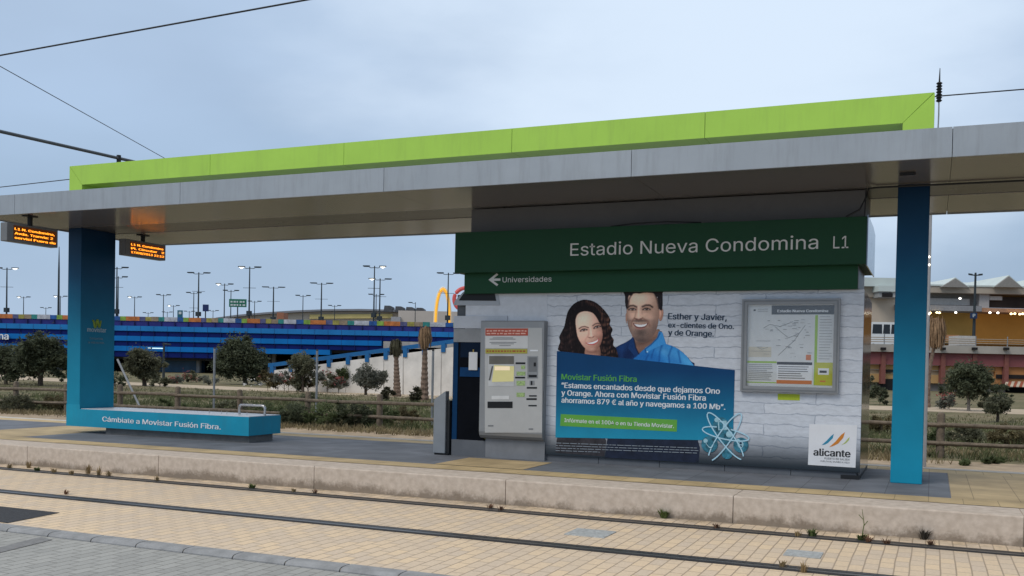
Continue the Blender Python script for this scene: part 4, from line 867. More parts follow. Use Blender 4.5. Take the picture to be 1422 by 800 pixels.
tq(336, 394, 366, 422, .008, M_tvd, 'coin_plate', fc); tq(344, 396, 354, 421, .0095, M_black, 'coin_slot', fc)
tq(102, 488, 210, 510, .008, mat('label_white', (.60, .61, .61), .5, var=.1), 'white_label', fc)
tq(80, 668, 112, 676, .008, M_inkg, 'small_mark', fc); tq(330, 688, 358, 696, .008, M_inkg, 'small_mark', fc); tq(340, 204, 388, 213, .008, M_w, 'small_mark', fc)
MB().box(TX1-.02, TX1+.004, TY+.02, TY+.06, 1.0, 1.15).build('lock', M_tvd, tv)

# ================================================================== VALIDATOR POST
vp_ = thing('validator_post', 'thick grey steel post with slanted top beside the dark kiosk door', 'validator post', (-5.92, 11.35, ZP))
MB().prism([(-6.005, 11.33, ZP+.03), (-5.83, 11.33, ZP+.03), (-5.83, 11.33, 1.105), (-5.86, 11.33, 1.09), (-6.005, 11.33, .985)], (0, .10, 0)).build('slab', mat('post_grey', (.27, .29, .31), .42, .4, var=.06), vp_, bevel=.004)
MB().box(-5.825, -5.785, 11.36, 11.46, ZP+.006, .98).build('side_rail', M_dark, vp_)
MB().box(-5.80, -5.70, 11.50, 11.75, .90, 1.11).tube([(-5.75, 11.6, ZP+.005), (-5.75, 11.6, .9)], .02).build('reader_box', M_dark, vp_)
MB().box(-5.99, -5.79, 11.34, 11.44, ZP+.005, ZP+.03).build('foot', M_black, vp_)

# ================================================================== OVERHEAD LINE, AERIAL
def wire(P, r, lab, name='overhead_wire'):
    tag(MB().tube(P, r, 6).build(name, M_wire), lab, 'wire', 'overhead wires')
def cat(p0, p1, sag=0, n=14, ext=(0, 0)):
    p0 = Vector(p0); p1 = Vector(p1); d = p1-p0; a = p0-d*ext[0]; b_ = p1+d*ext[1]
    return [a.lerp(b_, k/n)-Vector((0, 0, 4*sag*(k/n)*(1-k/n))) for k in range(n+1)]
wire(cat(atY(0, 77, 8.1), atY(425, 0, 8.1), 0, ext=(5, 6)), .009, 'dark contact wire crossing the sky at upper left, highest over the near track')
A_ = atD(0, 92, 14.); B_ = atD(229, 220, 19.5); wire(cat(A_, B_, 0, ext=(1.5, .8)), .006, 'thin stay wire sloping down behind the lime green beam at left')
A_ = atY(0, 260, 14.7); B_ = atY(97, 249, 14.7); C_ = atY(1310, 133, 14.7); D_ = atY(1422, 124, 14.7)
wire([A_+(A_-B_)*6, A_, B_, B_.lerp(C_, .5)-Vector((0, 0, .05)), C_, D_, D_+(D_-C_)*6], .009, 'far track contact wire seen beyond both ends of the canopy')
ms_ = thing('catenary_mast', 'grey catenary mast whose long tube arm reaches over the far end of the canopy', 'mast', (-15.6, 8.9, 0))
A_ = atX(-95, 161, -15.6); B_ = atX(190, 225.5, -15.6)
MB().tube([A_+(A_-B_)*.35, B_], .032, 10).build('arm', mat('mast_grey', (.10, .115, .13), .5, .4), ms_)
Mx = A_+(A_-B_)*.3
MB().tube([(Mx.x, Mx.y, GZ), (Mx.x, Mx.y, 7.2)], [.11, .07], 12).build('pole', M_galv, ms_)
cl = atX(165, 219, -15.6); MB().tube([cl+Vector((0, 0, -.10)), cl+Vector((0, 0, .05))], .045, 10).build('clamp', M_dark, ms_)
ae = thing('roof_aerial', 'thin dark aerial with ribbed insulator at the end of the lime green beam', 'aerial', (-.01, 12.3, CZT))
b0 = atY(1301.5, 177, 12.3); b1 = atY(1303, 95, 12.3); zi = lambda py: atY(1303, py, 12.3).z
MB().tube([(b0.x, 12.3, CZT-.02), (b0.x+.012, 12.3, zi(160)), (b0.x+.01, 12.3, zi(142))], .008, 8).build('stem', M_galv, ae)
ins = []
for k in range(7):
    z = zi(140)+(zi(116)-zi(140))*k/6; ins += [(.022, z-.013), (.036, z), (.022, z+.013)]
MB().lathe((b0.x+.01, 12.3, 0), ins, 12).build('insulator', M_black, ae)
MB().tube([(b0.x+.01, 12.3, zi(117)), (b0.x+.012, 12.3, b1.z)], [.011, .004], 8).build('spike', M_dark, ae)
# pale slim mast right behind the near column
lm = thing('festoon_pole', 'slim pale pole with tiny lit bulbs right behind the near blue column', 'pole', tuple(atZ(1289, 610, GZ)))
p0 = atY(1284.5, 600, 17.0); p1 = atY(1292.6, 280, 17.0)
MB().tube([(p0.x, 17.0, GZ), (p1.x, 17.0, p1.z)], [.034, .026], 10).build('pole_shaft', mat('pale_pole', (.34, .34, .35), .5), lm)
for yy_ in (357, 368, 436): 
    q = atY(1290.5, yy_, 16.95); MB().lathe((q.x, 16.93, q.z), [(.004, -.02), (.015, -.008), (.015, .008), (.004, .02)], 8).build('bulb', mat('bulb_lit', (1, .9, .7), .5, var=0, emit=(1, .92, .78), estr=2.5), lm)

# ================================================================== WOODEN FENCE AND WIRE FENCE POSTS
M_wood = mat('weathered_wood', (.145, .115, .085), .85, var=.35, scale=12, bump=.5, bscale=30)
YF = 19.5
fe = thing('wooden_fence', 'low weathered post and rail wooden fence behind the platform', 'fence', (-8, YF, GZ))
px_ = [-37.4, -35.4, -33.4, -31.4, -29.4, -27.4, -25.45, -23.55, -21.6, -19.7, -17.75, -15.75, -13.75, -11.75, -9.75, -7.75, -5.75, -3.75, -1.8, .17, 2.15, 4.2, 6.2]
for i, x in enumerate(px_):
    dx, dy, dz = rng.uniform(-.02, .02), rng.uniform(-.02, .02), rng.uniform(-.03, .03)
    MB().tube([(x, YF, GZ-.1), (x+dx*.5, YF+dy*.5, .3), (x+dx, YF+dy, .70+dz), (x+dx, YF+dy, .735+dz), (x+dx, YF+dy, .75+dz)], [.078, .074, .07, .06, .02], 10).build('post', M_wood, fe, smooth=True)
for z in (.535, .195):
    for a_, b_ in zip(px_, px_[1:]):
        dz = [rng.uniform(-.015, .015) for _ in range(3)]
        MB().tube([(a_-.05, YF-.055, z+dz[0]), ((a_+b_)/2, YF-.06, z+dz[1]), (b_+.05, YF-.055, z+dz[2])], [.042, .038, .042], 8).build('rail', M_wood, fe, smooth=True)
YW = 21.2
def wpost(px, ytop, lab):
    top = atY(px, ytop, YW)
    o = thing('metal_fence_post', lab, 'fence post', (top.x, YW, GZ), 'slim metal fence posts')
    MB().tube([(top.x, YW, GZ-.1), (top.x, YW, top.z)], .03, 10).build('tube', M_galv, o); MB().lathe((top.x, YW, top.z), [(.033, 0), (.033, .02), (.012, .035)], 10).build('cap', M_dark, o)
    return o
wpost(298, 484, 'slim grey metal fence post rising behind the turquoise bench'); wpost(440.5, 487, 'slim grey metal fence post between bench end and steel post'); wpost(601.5, 487, 'slim grey metal fence post close beside the tall dry palm trunk'); wpost(-160, 480, 'slim grey metal fence post out past the far end of the platform')
a0 = atY(163, 499, YW); a1 = atY(193, 563, YW)
tag(MB().tube([a0, (a1.x, YW, a1.z), (a1.x+.25, YW, GZ-.05)], .03, 8).build('brace_tube', M_galv), 'slanting pale metal brace leaning beside the far blue column', 'brace')

# ================================================================== BACKGROUND BUILDINGS
def uD(px, D): return (ray(px, 450)*D).dot(RH)
def zD(px, py, D): return atD(px, py, D).z
def vb(mb, x0, x1, zt, zb, D, dep): return mb.vbox(uD(x0, D), uD(x1, D), D, D+dep, zb, zt)
def vpt(px, D, z): return RH*uD(px, D)+FH*D+ZZ*z
# ---- blue car park
DP = 108.
cp = thing('car_park', 'long car park striped in bright and navy blue with coloured parapet panels', 'car park', tuple(vpt(300, DP, GZ)))
R = 412
M_b1 = mat('blue_bright', (.006, .155, .47), .6, spec=.1, var=.12, scale=.5); M_b2 = mat('blue_navy', (.004, .014, .12), .6, spec=.1, var=.12, scale=.5); M_b3 = mat('blue_light', (.02, .185, .48), .6, spec=.1, var=.12, scale=.5); M_pu = mat('blue_purple', (.03, .036, .19), .6, spec=.1, var=.2, scale=.8)
YB = [450, 457, 464, 471, 478, 485, 492, 500]
ZB = [zD(R, y, DP) for y in YB]
XL, XR = -260, 720
bands = [(M_pu, XR), (M_b3, XR), (M_b2, XR), (M_b1, 531), (M_b2, 533), (M_b1, 459), (M_b2, 371)]
for k, (mm_, xe) in enumerate(bands):
    o = .0 if k % 2 else .12
    vb(MB(), XL, xe, ZB[k]-.004, ZB[k+1], DP+o, 1.2).build('facade_band', mm_, cp)
sgm = MB()
for k in range(52):
    px = XL+k*18.6; vb(sgm, px, px+.7, ZB[0]-.02, ZB[1]+.02, DP-.02, .1); vb(sgm, px+9, px+9.25, ZB[1]-.02, ZB[5 if px > 360 else 7]+.02, DP-.015, .1)
sgm.build('panel_joint', mat('joint_navy', (.015, .018, .09), .6, var=0), cp)
zpt = zD(R, 444, DP)
PAL = [('blue', (.02, .09, .30), 10), ('lime', (.20, .34, .06), 9), ('orange', (.46, .155, .045), 21), ('purple', (.085, .09, .20), 9), ('olive', (.30, .27, .07), 9), ('brown', (.27, .21, .15), 11), ('teal', (.03, .21, .20), 9), ('white', (.42, .44, .50), 20)]
px = 618.7; segs = []
starts = [-277, -192, -105, -18, 70, 158, 246.6, 327, 411.5, 512.6, 618.7, 725]
for a_, b_ in zip(starts, starts[1:]):
    tot = sum(p[2] for p in PAL); x = a_
    for nme, c_, wd in PAL:
        wpx = wd/tot*(b_-a_); 
        cc_ = tuple(min(.8, q*rng.uniform(.85, 1.15)) for q in c_)
        vb(MB(), x+.1, x+wpx-.1, zpt+rng.uniform(-.02, .02), ZB[0]+.004, DP+.05, .25).build('parapet_panel', mat('parapet_'+nme, c_, .5, var=.35, scale=2.2), cp); x += wpx
# deck, ground floor, columns, dark void
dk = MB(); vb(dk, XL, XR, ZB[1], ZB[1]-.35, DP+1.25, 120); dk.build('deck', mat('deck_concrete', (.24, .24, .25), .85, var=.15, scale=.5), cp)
vd = MB(); vb(vd, XL, XR, ZB[1]-.4, GZ, DP+16, 1); vd.build('void_backing', mat('void_dark', (.012, .013, .016), .9, var=.3, scale=.4), cp)  # dark of the unlit interior, put into this backing's near-black colour
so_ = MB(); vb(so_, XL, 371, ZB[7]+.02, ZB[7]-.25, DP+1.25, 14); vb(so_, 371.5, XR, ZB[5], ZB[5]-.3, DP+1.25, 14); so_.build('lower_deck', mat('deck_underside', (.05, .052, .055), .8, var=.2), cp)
for pxc in (-120, -40, 20, 82, 150, 215, 276, 318, 375, 380.5, 440, 500, 580, 620):
    vb(MB(), pxc-2.2, pxc+2.2, ZB[5]-.31 if pxc > 371 else ZB[7]-.26, GZ, DP+3+rng.uniform(0, 1), .7).build('support_column', mat('column_white', (.40, .40, .40), .7, var=.2, scale=1), cp)
gf = MB(); vb(gf, 222, 274, zD(248, 500, DP+5), GZ, DP+5, 3); gf.build('ground_floor_shop', mat('shop_blue_lit', (.05, .16, .30), .25, var=.3, scale=.6), cp)  # blue light of the shop windows is put into this colour
vb(MB(), 214, 300, zD(248, 498, DP+4.6), zD(248, 500.5, DP+4.6), DP+4.6, 1).build('shop_lintel', mat('lintel_pale', (.26, .28, .29), .7), cp)
vb(MB(), 533, 588, zD(560, 474.5, DP-.5), zD(560, 484, DP-.5), DP-.5, 2).build('concrete_beam', mat('beam_concrete', (.36, .35, .34), .8, var=.2, scale=1.2), cp)
vb(MB(), 588.2, 650, zD(560, 476, DP-.3), zD(560, 482, DP-.3), DP-.3, 2).build('concrete_beam', mat('beam_concrete', (.36, .35, .34), .8), cp)
tz = zD(7, 471.5, DP); text('na', vpt(.5, DP, tz), vpt(13.5, DP, tz), M_white, cp, nrm=-FH, bold=.02, proud=.14, depth=.05)

# ---- ramp wall with blue rail
YR = 42.
rw = thing('ramp_wall', 'white sloping ramp wall topped by a bright blue guard rail', 'ramp', tuple(atZ(520, 546, GZ)))
def RW(px, py): p = atY(px, py, YR); return p
rt = lambda px: 512.5+(px-375)*(482.-512.5)/(610-375)+2.5      # wall top in the photo
xsr = [375, 401, 427.5, 454, 480.5, 507, 533, 560, 586.5, 613, 640, 668, 700]
for a_, b_ in zip(xsr, xsr[1:]):
    A_ = RW(a_+.25, rt(a_)); B_ = RW(b_-.25, rt(b_))
    MB().prism([(A_.x, YR+rng.uniform(0, .08), GZ-.1), (B_.x, YR, GZ-.1), (B_.x, YR, B_.z), (A_.x, YR, A_.z)], (0, .35, 0)).build('wall_panel', mat('ramp_white', (.64, .61, .57), .85, var=.2, scale=.8, bump=.2), rw)
A_ = RW(372, rt(372)-8); B_ = RW(705, rt(705)-8)
M_brail = mat('rail_bright_blue', (.012, .115, .30), .4, var=.1)
MB().prism([(A_.x, YR+.02, A_.z-.10), (B_.x, YR+.02, B_.z-.10), (B_.x, YR+.02, B_.z+.10), (A_.x, YR+.02, A_.z+.10)], (0, .12, 0)).build('guard_rail', M_brail, rw)
for px in xsr[:-1]:
    p = RW(px+3, rt(px)+.5); MB().box(p.x-.11, p.x+.11, YR-.06, YR+.14, p.z-.16, p.z+.28).build('rail_bracket', M_brail, rw)
MB().prism([(A_.x, YR+3.6, GZ), (B_.x, YR+3.6, GZ), (B_.x, YR+3.6, B_.z-.55), (A_.x, YR+3.6, A_.z-.55)], (0, .3, 0)).build('far_wall', mat('ramp_white', (.64, .61, .57), .85), rw)

# ---- low distant hall with curved roof
DH = 240.
hl = thing('distant_hall', 'low beige hall with long curved grey roof beyond the blue car park', 'hall', tuple(vpt(470, DH, GZ)))
M_hall = mat('hall_beige', (.52, .45, .36), .8, var=.1, scale=.2); M_hroof = mat('hall_roof', (.22, .225, .24), .5, .2, var=.1, scale=.3)
rl = [(300, 441.5), (330, 437.5), (370, 434), (410, 431.5), (450, 430), (500, 429.5), (540, 430.5), (580, 434), (628, 438)]
def polyD(pts, D, zb): return [vpt(x, D, zD(x, y, D)) for x, y in pts]+[vpt(pts[-1][0], D, zb), vpt(pts[0][0], D, zb)]
MB().prism(polyD([(x, y+3.0) for x, y in rl], DH, GZ), FH*30).build('wall', M_hall, hl)
rf = MB()
for (xa_, ya_), (xb_, yb_) in zip(rl, rl[1:]):
    rf.prism([vpt(xa_, DH-1.5, zD(xa_, ya_, DH)), vpt(xb_, DH-1.5, zD(xb_, yb_, DH)), vpt(xb_, DH-1.5, zD(xb_, yb_+2.6, DH)), vpt(xa_, DH-1.5, zD(xa_, ya_+2.6, DH))], FH*34)
rf.build('roof', M_hroof, hl)
MB().prism([vpt(430, DH-.6, zD(430, 437, DH)), vpt(545, DH-.6, zD(545, 436, DH)), vpt(545, DH-.6, zD(545, 442, DH)), vpt(430, DH-.6, zD(430, 443, DH))], FH*.4).build('lit_wall_band', mat('lit_band_yellow', (.62, .50, .20), .7, var=.1, scale=.3), hl)  # yellow light on the beige wall, put into this band's colour
b2 = MB(); vb(b2, 553, 660, zD(590, 432, DH-8), GZ, DH-8, 12); b2.build('annex_wall', mat('annex_beige', (.46, .41, .36), .8, var=.08, scale=.2), hl)
b3 = MB(); vb(b3, 543, 556, zD(548, 440, DH-9), zD(548, 452, DH-9), DH-9, 4); b3.build('annex_block', mat('annex_grey', (.30, .30, .31), .8), hl)
vb(MB(), 384.5, 394, zD(389, 434, 200), zD(389, 448, 200), 200, 4).build('brick_block', mat('block_brown', (.28, .12, .07), .8), hl)
for k, px in enumerate((538.5, 554, 569, 583)):
    D = DH-2; zt = zD(px, 424.5+k*1.0, D); zb = zD(px, 433, D)
    MB().prism([vpt(px-6, D, zb), vpt(px+6, D, zb), vpt(px+5, D, zt-.15), vpt(px+2.5, D, zt), vpt(px-5, D, zt)], FH*6).build('roof_ventilator', mat('vent_dark', (.07, .075, .085), .6, var=.3, scale=.8), hl)

# ---- arched restaurant sign and round red sign
DA = 125.
ag = thing('arch_sign', 'glowing golden arch sign with cream edging standing over the blue parapet', 'sign', tuple(vpt(614, DA, ZB[0])))
def arch(cx, hw, ytop, ybot, r, m_, nm, off=0):
    P = []
    for k in range(25):
        a_ = math.pi*k/24; x = cx-hw*math.cos(a_); s_ = math.sin(a_)**.8
        P.append(vpt(x, DA+off, zD(614, ybot-(ybot-ytop)*s_, DA)))
    MB().tube(P, r, 8).build(nm, m_, ag, smooth=True)
M_ay = mat('arch_yellow', (.75, .36, .02), .4, var=.05, emit=(1, .50, .05), estr=.55); M_ac = mat('arch_cream', (.72, .60, .42), .5, var=.05, emit=(1, .8, .5), estr=.12)
arch(614.5, 9.6, 402.2, 452, .15, M_ay, 'arch', -.15); arch(614.5, 11.4, 399.6, 452, .12, M_ac, 'arch_edge'); arch(614.5, 8, 405.0, 452, .09, M_ac, 'arch_edge')
DR = 118.
rs_ = thing('ring_sign', 'red ring sign partly hidden behind the green station sign', 'sign', tuple(vpt(646, DR, ZB[0])))
P = [vpt(647+17.0*math.cos(t_), DR, zD(646, 416-16*math.sin(t_), DR)) for t_ in [2*math.pi*k/32 for k in range(33)]]
MB().tube(P, .24, 8).build('ring', mat('ring_red', (.42, .07, .07), .5, var=.1, emit=(.8, .12, .1), estr=.2), rs_, smooth=True)
MB().tube([vpt(647, DR, ZB[1]), vpt(647, DR, zD(646, 432.5, DR))], .2, 8).build('support', M_galv, rs_)

# ---- street lamps on the car park deck
ZDK = ZB[1]
M_lamp = mat('lamp_dark', (.035, .045, .05), .5, .3, var=0); M_glow = mat('lamp_glow', (.9, .9, .85), .4, var=0, emit=(1, .97, .88), estr=1.9)
def make_lamp(kind, lit, box):
    """origin at foot; 9.6 m tall at unit scale"""
    o = thing('street_lamp', None, 'street lamp', (0, 0, 0), 'street lamps on the car park deck')
    Hh = 9.6; MB().tube([(0, 0, 0), (0, 0, 3), (0, 0, Hh)], [.14, .11, .075], 8).build('pole', M_lamp, o)
    sides = (-1, 1) if kind == 'double' else (-1,)
    for s in sides:
        MB().tube([RH*(s*.0)+ZZ*(Hh-.25), RH*(s*.5)+ZZ*(Hh-.30), RH*(s*.75)+ZZ*(Hh-.2)], .055, 6).build('arm', M_lamp, o)
        c = RH*(s*1.15)+ZZ*(Hh-.12); e = RH*(s*.5); f = FH*.2
        hd = MB(); hd.prism([c-e-f*.6, c-e*.2-f, c+e-f*.5, c+e+f*.5, c-e*.2+f, c-e+f*.6], ZZ*.16)
        hd.build('lamp_head', M_lamp, o, bevel=.02)
        L = MB(); L.prism([c-e*.7-f*.7-ZZ*.05, c+e*.7-f*.7-ZZ*.05, c+e*.7+f*.7-ZZ*.05, c-e*.7+f*.7-ZZ*.05], ZZ*.046)
        L.build('lens', M_glow if s == lit else M_lamp, o)
        if s == lit: MB().lathe(c-ZZ*.14, [(.04, -.09), (.16, -.04), (.19, .02), (.15, .07)], 10).build('lit_bulb', M_glow, o)
    if box: MB().box(-.3, .3, -.25, .25, 2.0, 2.75).build('equipment_box', M_lamp, o)
    if box: MB().tube([RH*-.9+ZZ*6.3, RH*.9+ZZ*6.3], .035, 5).build('cross_bar', M_lamp, o)
    return o
PROT = {}
def lamp(px, ytop, lab, kind='double', lit=0, box=False, D=None, tall=1.0, zb=None):
    zb = ZDK if zb is None else zb
    if D is None:                                    # far lamps: distance from the height seen
        n = 0; D = 120.
        for _ in range(30):
            D = D*(zb+9.6*tall*.8-CAMZ)/max(.5, zD(px, ytop, D)-CAMZ)
        s = tall*.8
    else: s = (zD(px, ytop, D)-zb)/9.6
    key = (kind, lit, box)
    if key not in PROT: PROT[key] = o = make_lamp(kind, lit, box)
    else: o = copy_tree(PROT[key])
    o.location = vpt(px, D, zb); o.scale = (max(.8, min(1.1, s)),)*2+(s,); o['label'] = lab
LAMPS = [
 (9.5, 372, 'tall street lamp with a lit head above the white letters at the car park end', 'double', 1, True),
 (33, 412, 'small street lamp with lit head between the lettered corner and the tall thin mast', 'double', -1, False),
 (64, 427, 'tiny far street lamp just before the tall thin mast', 'double', 0, False),
 (84, 411, 'street lamp with lit head just beyond the tall thin mast', 'double', -1, False),
 (162, 371, 'tall street lamp half hidden by the far blue column edge', 'double', 0, True),
 (164, 384, 'lower street lamp overlapping the one at the far blue column edge', 'double', 0, False),
 (187, 412, 'street lamp with lit head first clear of the far blue column', 'double', -1, False),
 (206, 434, 'tiny far street lamp beside the second lit lamp past the blue column', 'double', 0, False),
 (227, 409, 'unlit double headed street lamp before the teal hanging board', 'double', 0, False),
 (241, 424, 'small street lamp with lit head near the teal hanging board', 'double', -1, False),
 (232.5, 433, 'tiny far street lamp at the foot of the unlit lamp before the teal board', 'double', 0, False),
 (269, 406, 'shorter street lamp close before the tall lamp by the navy board', 'double', 0, True),
 (275.5, 378.5, 'tall double headed street lamp between the teal and navy boards', 'double', 0, True),
 (263, 432, 'tiny far street lamp before the tall lamp by the navy board', 'double', 0, False),
 (296, 431, 'tiny far street lamp right after the navy board', 'double', 0, False),
 (311.5, 394, 'street lamp with lit head just before the green road sign', 'double', -1, False),
 (320.5, 403, 'unlit street lamp touching the green road sign', 'double', 0, False),
 (346, 370.5, 'tall street lamp with lit head right after the green road sign', 'double', -1, True),
 (353.5, 418, 'small far street lamp next to the tall lit lamp by the road sign', 'double', 0, False),
 (379.5, 398.5, 'double headed street lamp with a box, midway between road sign and brown block', 'double', 0, True),
 (420.5, 410, 'small double headed street lamp above the middle of the curved roof', 'double', 0, False),
 (446, 393, 'street lamp with a box on its pole above the curved roof', 'double', 0, True),
 (464.5, 424, 'tiny far street lamp over the yellow lit band of the hall', 'double', 0, False),
 (519, 369.5, 'tallest lit street lamp of the cluster beside the roof ventilators', 'double', 1, True),
 (527, 387, 'middle street lamp of the cluster beside the roof ventilators, lit toward the bench', 'double', -1, True),
 (522, 408.5, 'lowest street lamp of the cluster beside the roof ventilators', 'double', 0, False),
 (576.5, 420, 'small single street lamp standing between ventilators and golden arch', 'single', 0, False),
 (621.5, 379, 'tall street lamp with a box crossing in front of the golden arch', 'double', 0, True)]
for px, yt, lab, kd, lt, bx_ in LAMPS:
    lamp(px, yt, lab, kd, lt, bx_, D=110. if yt < 400 and bx_ else None)
p = vpt(81.5, 112, ZDK)
tag(MB().tube([p, (p.x, p.y, zD(81.5, 376, 112)), (p.x, p.y, zD(81.5, 343, 112))], [.13, .1, .035], 8).build('flag_mast', M_lamp), 'tall thin bare mast rising from the car park deck under the hanging display', 'mast')
def board(px0, px1, y0, y1, D, m_, lab, nm, txt=None):
    o = thing(nm, lab, 'road sign', tuple(vpt((px0+px1)/2, D, ZDK)))
    xm = (px0+px1)/2
    pn_ = vb(MB(), px0, px1, zD(xm, y0, D), zD(xm, y1, D), D, .15).build('panel', m_, o)
    MB().tube([vpt(xm, D+.25, ZDK), vpt(xm, D+.25, zD(xm, y0+1, D))], .09, 8).build('post', M_lamp, o)
    return o, pn_
M_wl = mat('sign_white', (.5, .55, .55), .5, var=0)
o, pn_ = board(318, 342, 415.5, 426.5, 150, mat('roadsign_green', (.015, .14, .085), .5, var=.05), 'green road sign with two rows of pale marks on the car park deck', 'road_sign')
for yv in (418.2, 422.6):
    mm_ = MB()
    for k in range(5): vb(mm_, 320+k*4.2, 320+k*4.2+rng.uniform(2, 3.6), zD(330, yv, 150), zD(330, yv+2.2, 150), 149.95, .04)
    mm_.build('sign_marks', M_wl, pn_)
board(281.5, 289.5, 423, 432.5, 150, mat('board_navy', (.012, .025, .10), .5, var=.05), 'small navy square sign on the car park deck', 'road_sign')
o, pn_ = board(246.5, 253.5, 431, 441, 115, mat('board_teal', (.02, .12, .17), .5, var=.05), 'small teal sign with a pale square on the car park deck', 'road_sign')
vb(MB(), 248.3, 252, zD(250, 433, 115), zD(250, 436.5, 115), 114.95, .04).build('sign_marks', M_wl, pn_)

# ---- shopping centre beyond the near column
DM = 100.
sc_ = thing('shopping_centre', 'orange and cream shopping centre with pale gabled roof and warm lamps', 'shopping centre', tuple(vpt(1330, DM, GZ)))
q_ = 1330
def Z_(py, D, px=q_): return zD(px, py, D)
def slab(nm, x0, x1, y0, y1, D, dep, m_, par=None, px=q_): return vb(MB(), x0, x1, Z_(y0, D, px), Z_(y1, D, px), D, dep).build(nm, m_, par or sc_)
M_or = mat('wall_orange_lamplit', (.48, .215, .045), .8, var=.12, scale=.4, emit=(1, .42, .05), estr=.035); M_yl = mat('wall_ochre_lamplit', (.50, .29, .075), .8, var=.12, scale=.4); M_cr = mat('wall_cream', (.46, .36, .24), .8, var=.12, scale=.4)  # orange and ochre carry the lamps' warm light in their colour; orange also glows faintly
M_bg = mat('cornice_beige', (.38, .33, .27), .8, var=.1, scale=.4); M_red = mat('band_wine', (.225, .075, .078), .8, var=.15, scale=.4); M_dv = mat('opening_dark', (.012, .011, .012), .8, var=.2)
slab('ochre_wall', 1246, 1352, 430, 476, DM, 14, M_yl); slab('orange_wall', 1352.2, 1700, 430, 476, DM, 14, M_or); slab('beige_wall', 1100, 1245.8, 413, 476, DM-2, 14, mat('wall_beige', (.50, .42, .33), .8, var=.08, scale=.4))
slab('fascia_canopy', 1246, 1362, 424.5, 432, DM-3, 3, mat('canopy_grey', (.25, .25, .26), .6, .2, var=.1)); slab('fascia_canopy', 1362.3, 1700, 427, 432.5, DM-3, 3, mat('canopy_rust', (.32, .17, .10), .7, var=.1))
slab('upper_wall', 1246, 1358, 407.5, 424, DM, 12, mat('wall_grey', (.24, .235, .225), .8, var=.1, scale=.5)); slab('white_band', 1290, 1345, 415, 424, DM-.4, .38, mat('band_pale', (.46, .45, .43), .7, var=.1))
slab('frame_wall', 1358.3, 1372, 406, 427, DM-1, 3, mat('frame_pale', (.40, .40, .40), .7, var=.1)); slab('frame_wall', 1372.3, 1700, 404.5, 408, DM-1, 3, mat('frame_pale', (.40, .40, .40), .7))
MB().prism([vpt(1372.3, DM-.6, Z_(412, DM)), vpt(1700, DM-.6, Z_(408.5, DM)), vpt(1700, DM-.6, Z_(426.8, DM)), vpt(1372.3, DM-.6, Z_(426.8, DM))], FH*.5).build('deep_opening', mat('opening_brown', (.035, .025, .02), .8, var=.4, scale=.6), sc_)
slab('canopy_soffit', 1372.3, 1390, 410.5, 416, DM-.9, .28, mat('band_pale', (.46, .45, .43), .7))
slab('cornice', 1246, 1700, 397.5, 407.2, DM-1.5, 16, M_bg)
M_rf = mat('roof_pale', (.50, .56, .545), .5, var=.06, scale=.6)
z0 = Z_(398, DM-1.5); z1 = Z_(384, DM+18); z1 = z0+2.3
MB().prism([vpt(1246, DM-1.6, z0), vpt(1700, DM-1.6, z0), RH*uD(1700, DM)+FH*(DM+20)+ZZ*z1, RH*uD(1246, DM)+FH*(DM+20)+ZZ*z1], ZZ*.15).build('roof', M_rf, sc_)
for pxg, hw_, pk in ((1324.5, 19, 387), (1398.5, 19, 384), (1474, 19, 382), (1250, 17, 389)):
    D = DM-2.2; b0_ = Z_(399, D, pxg); t0_ = Z_(pk, D, pxg)
    MB().prism([vpt(pxg-hw_, D, b0_), vpt(pxg+hw_, D, b0_), vpt(pxg, D, t0_)], FH*.4).build('gable', mat('gable_grey', (.235, .225, .21), .8, var=.1), sc_)
    MB().prism([vpt(pxg-hw_-1.5, D+.42, b0_), vpt(pxg, D+.42, t0_+.16), vpt(pxg+hw_+1.5, D+.42, b0_), vpt(pxg, D+.42, t0_-.2)], FH*12).build('gable_roof', M_rf, sc_)
MB().prism([vpt(1100, DM-3, Z_(398, DM-3, 1225)), vpt(1245, DM-3, Z_(398, DM-3, 1225)), vpt(1245, DM-3, Z_(386, DM-3, 1225)), vpt(1196, DM-3, Z_(386, DM-3, 1225)), vpt(1100, DM-3, Z_(392, DM-3, 1225))], FH*10).build('roof', M_rf, sc_)
slab('hut_roof', 1218, 1243.5, 397, 405, DM-4, 4, M_rf, px=1230); slab('hut_wall', 1219, 1242, 405.2, 413, DM-3.8, 4, mat('hut_grey', (.3, .31, .31), .8), px=1230); slab('hut_window', 1224, 1238, 407, 412.5, DM-3.95, .2, M_dv, px=1230)
slab('lower_cornice', 1100, 1245, 398.2, 413, DM-2.4, 5, M_bg, px=1225)
M_wm = mat('lamp_warm', (1, .8, .5), .4, var=0, emit=(1, .72, .34), estr=5); M_wh2 = mat('lamp_white_lit', (1, 1, .95), .4, var=0, emit=(1, .96, .85), estr=4)
for px, py, mm_ in ((1290.5, 434.5, M_wm), (1300, 434, M_wm), (1303.5, 434.3, M_wm), (1326, 434, M_wh2), (1373.5, 434.2, M_wh2), (1384.5, 434.5, M_wh2), (1403, 435.8, M_wm), (1408, 435.6, M_wm), (1415, 436.3, M_wm), (1419, 435.8, M_wm), (1455, 436, M_wm), (1331.5, 414.5, M_wh2), (1243.5, 413, M_wh2)):
    D = DM-4.2 if py < 430 else DM-3.4
    c_ = vpt(px, D, Z_(py, D, px)); MB().lathe(c_, [(.03, -.10), (.11, -.06), (.12, .02), (.03, .09)], 8).build('wall_lamp', mm_, sc_)
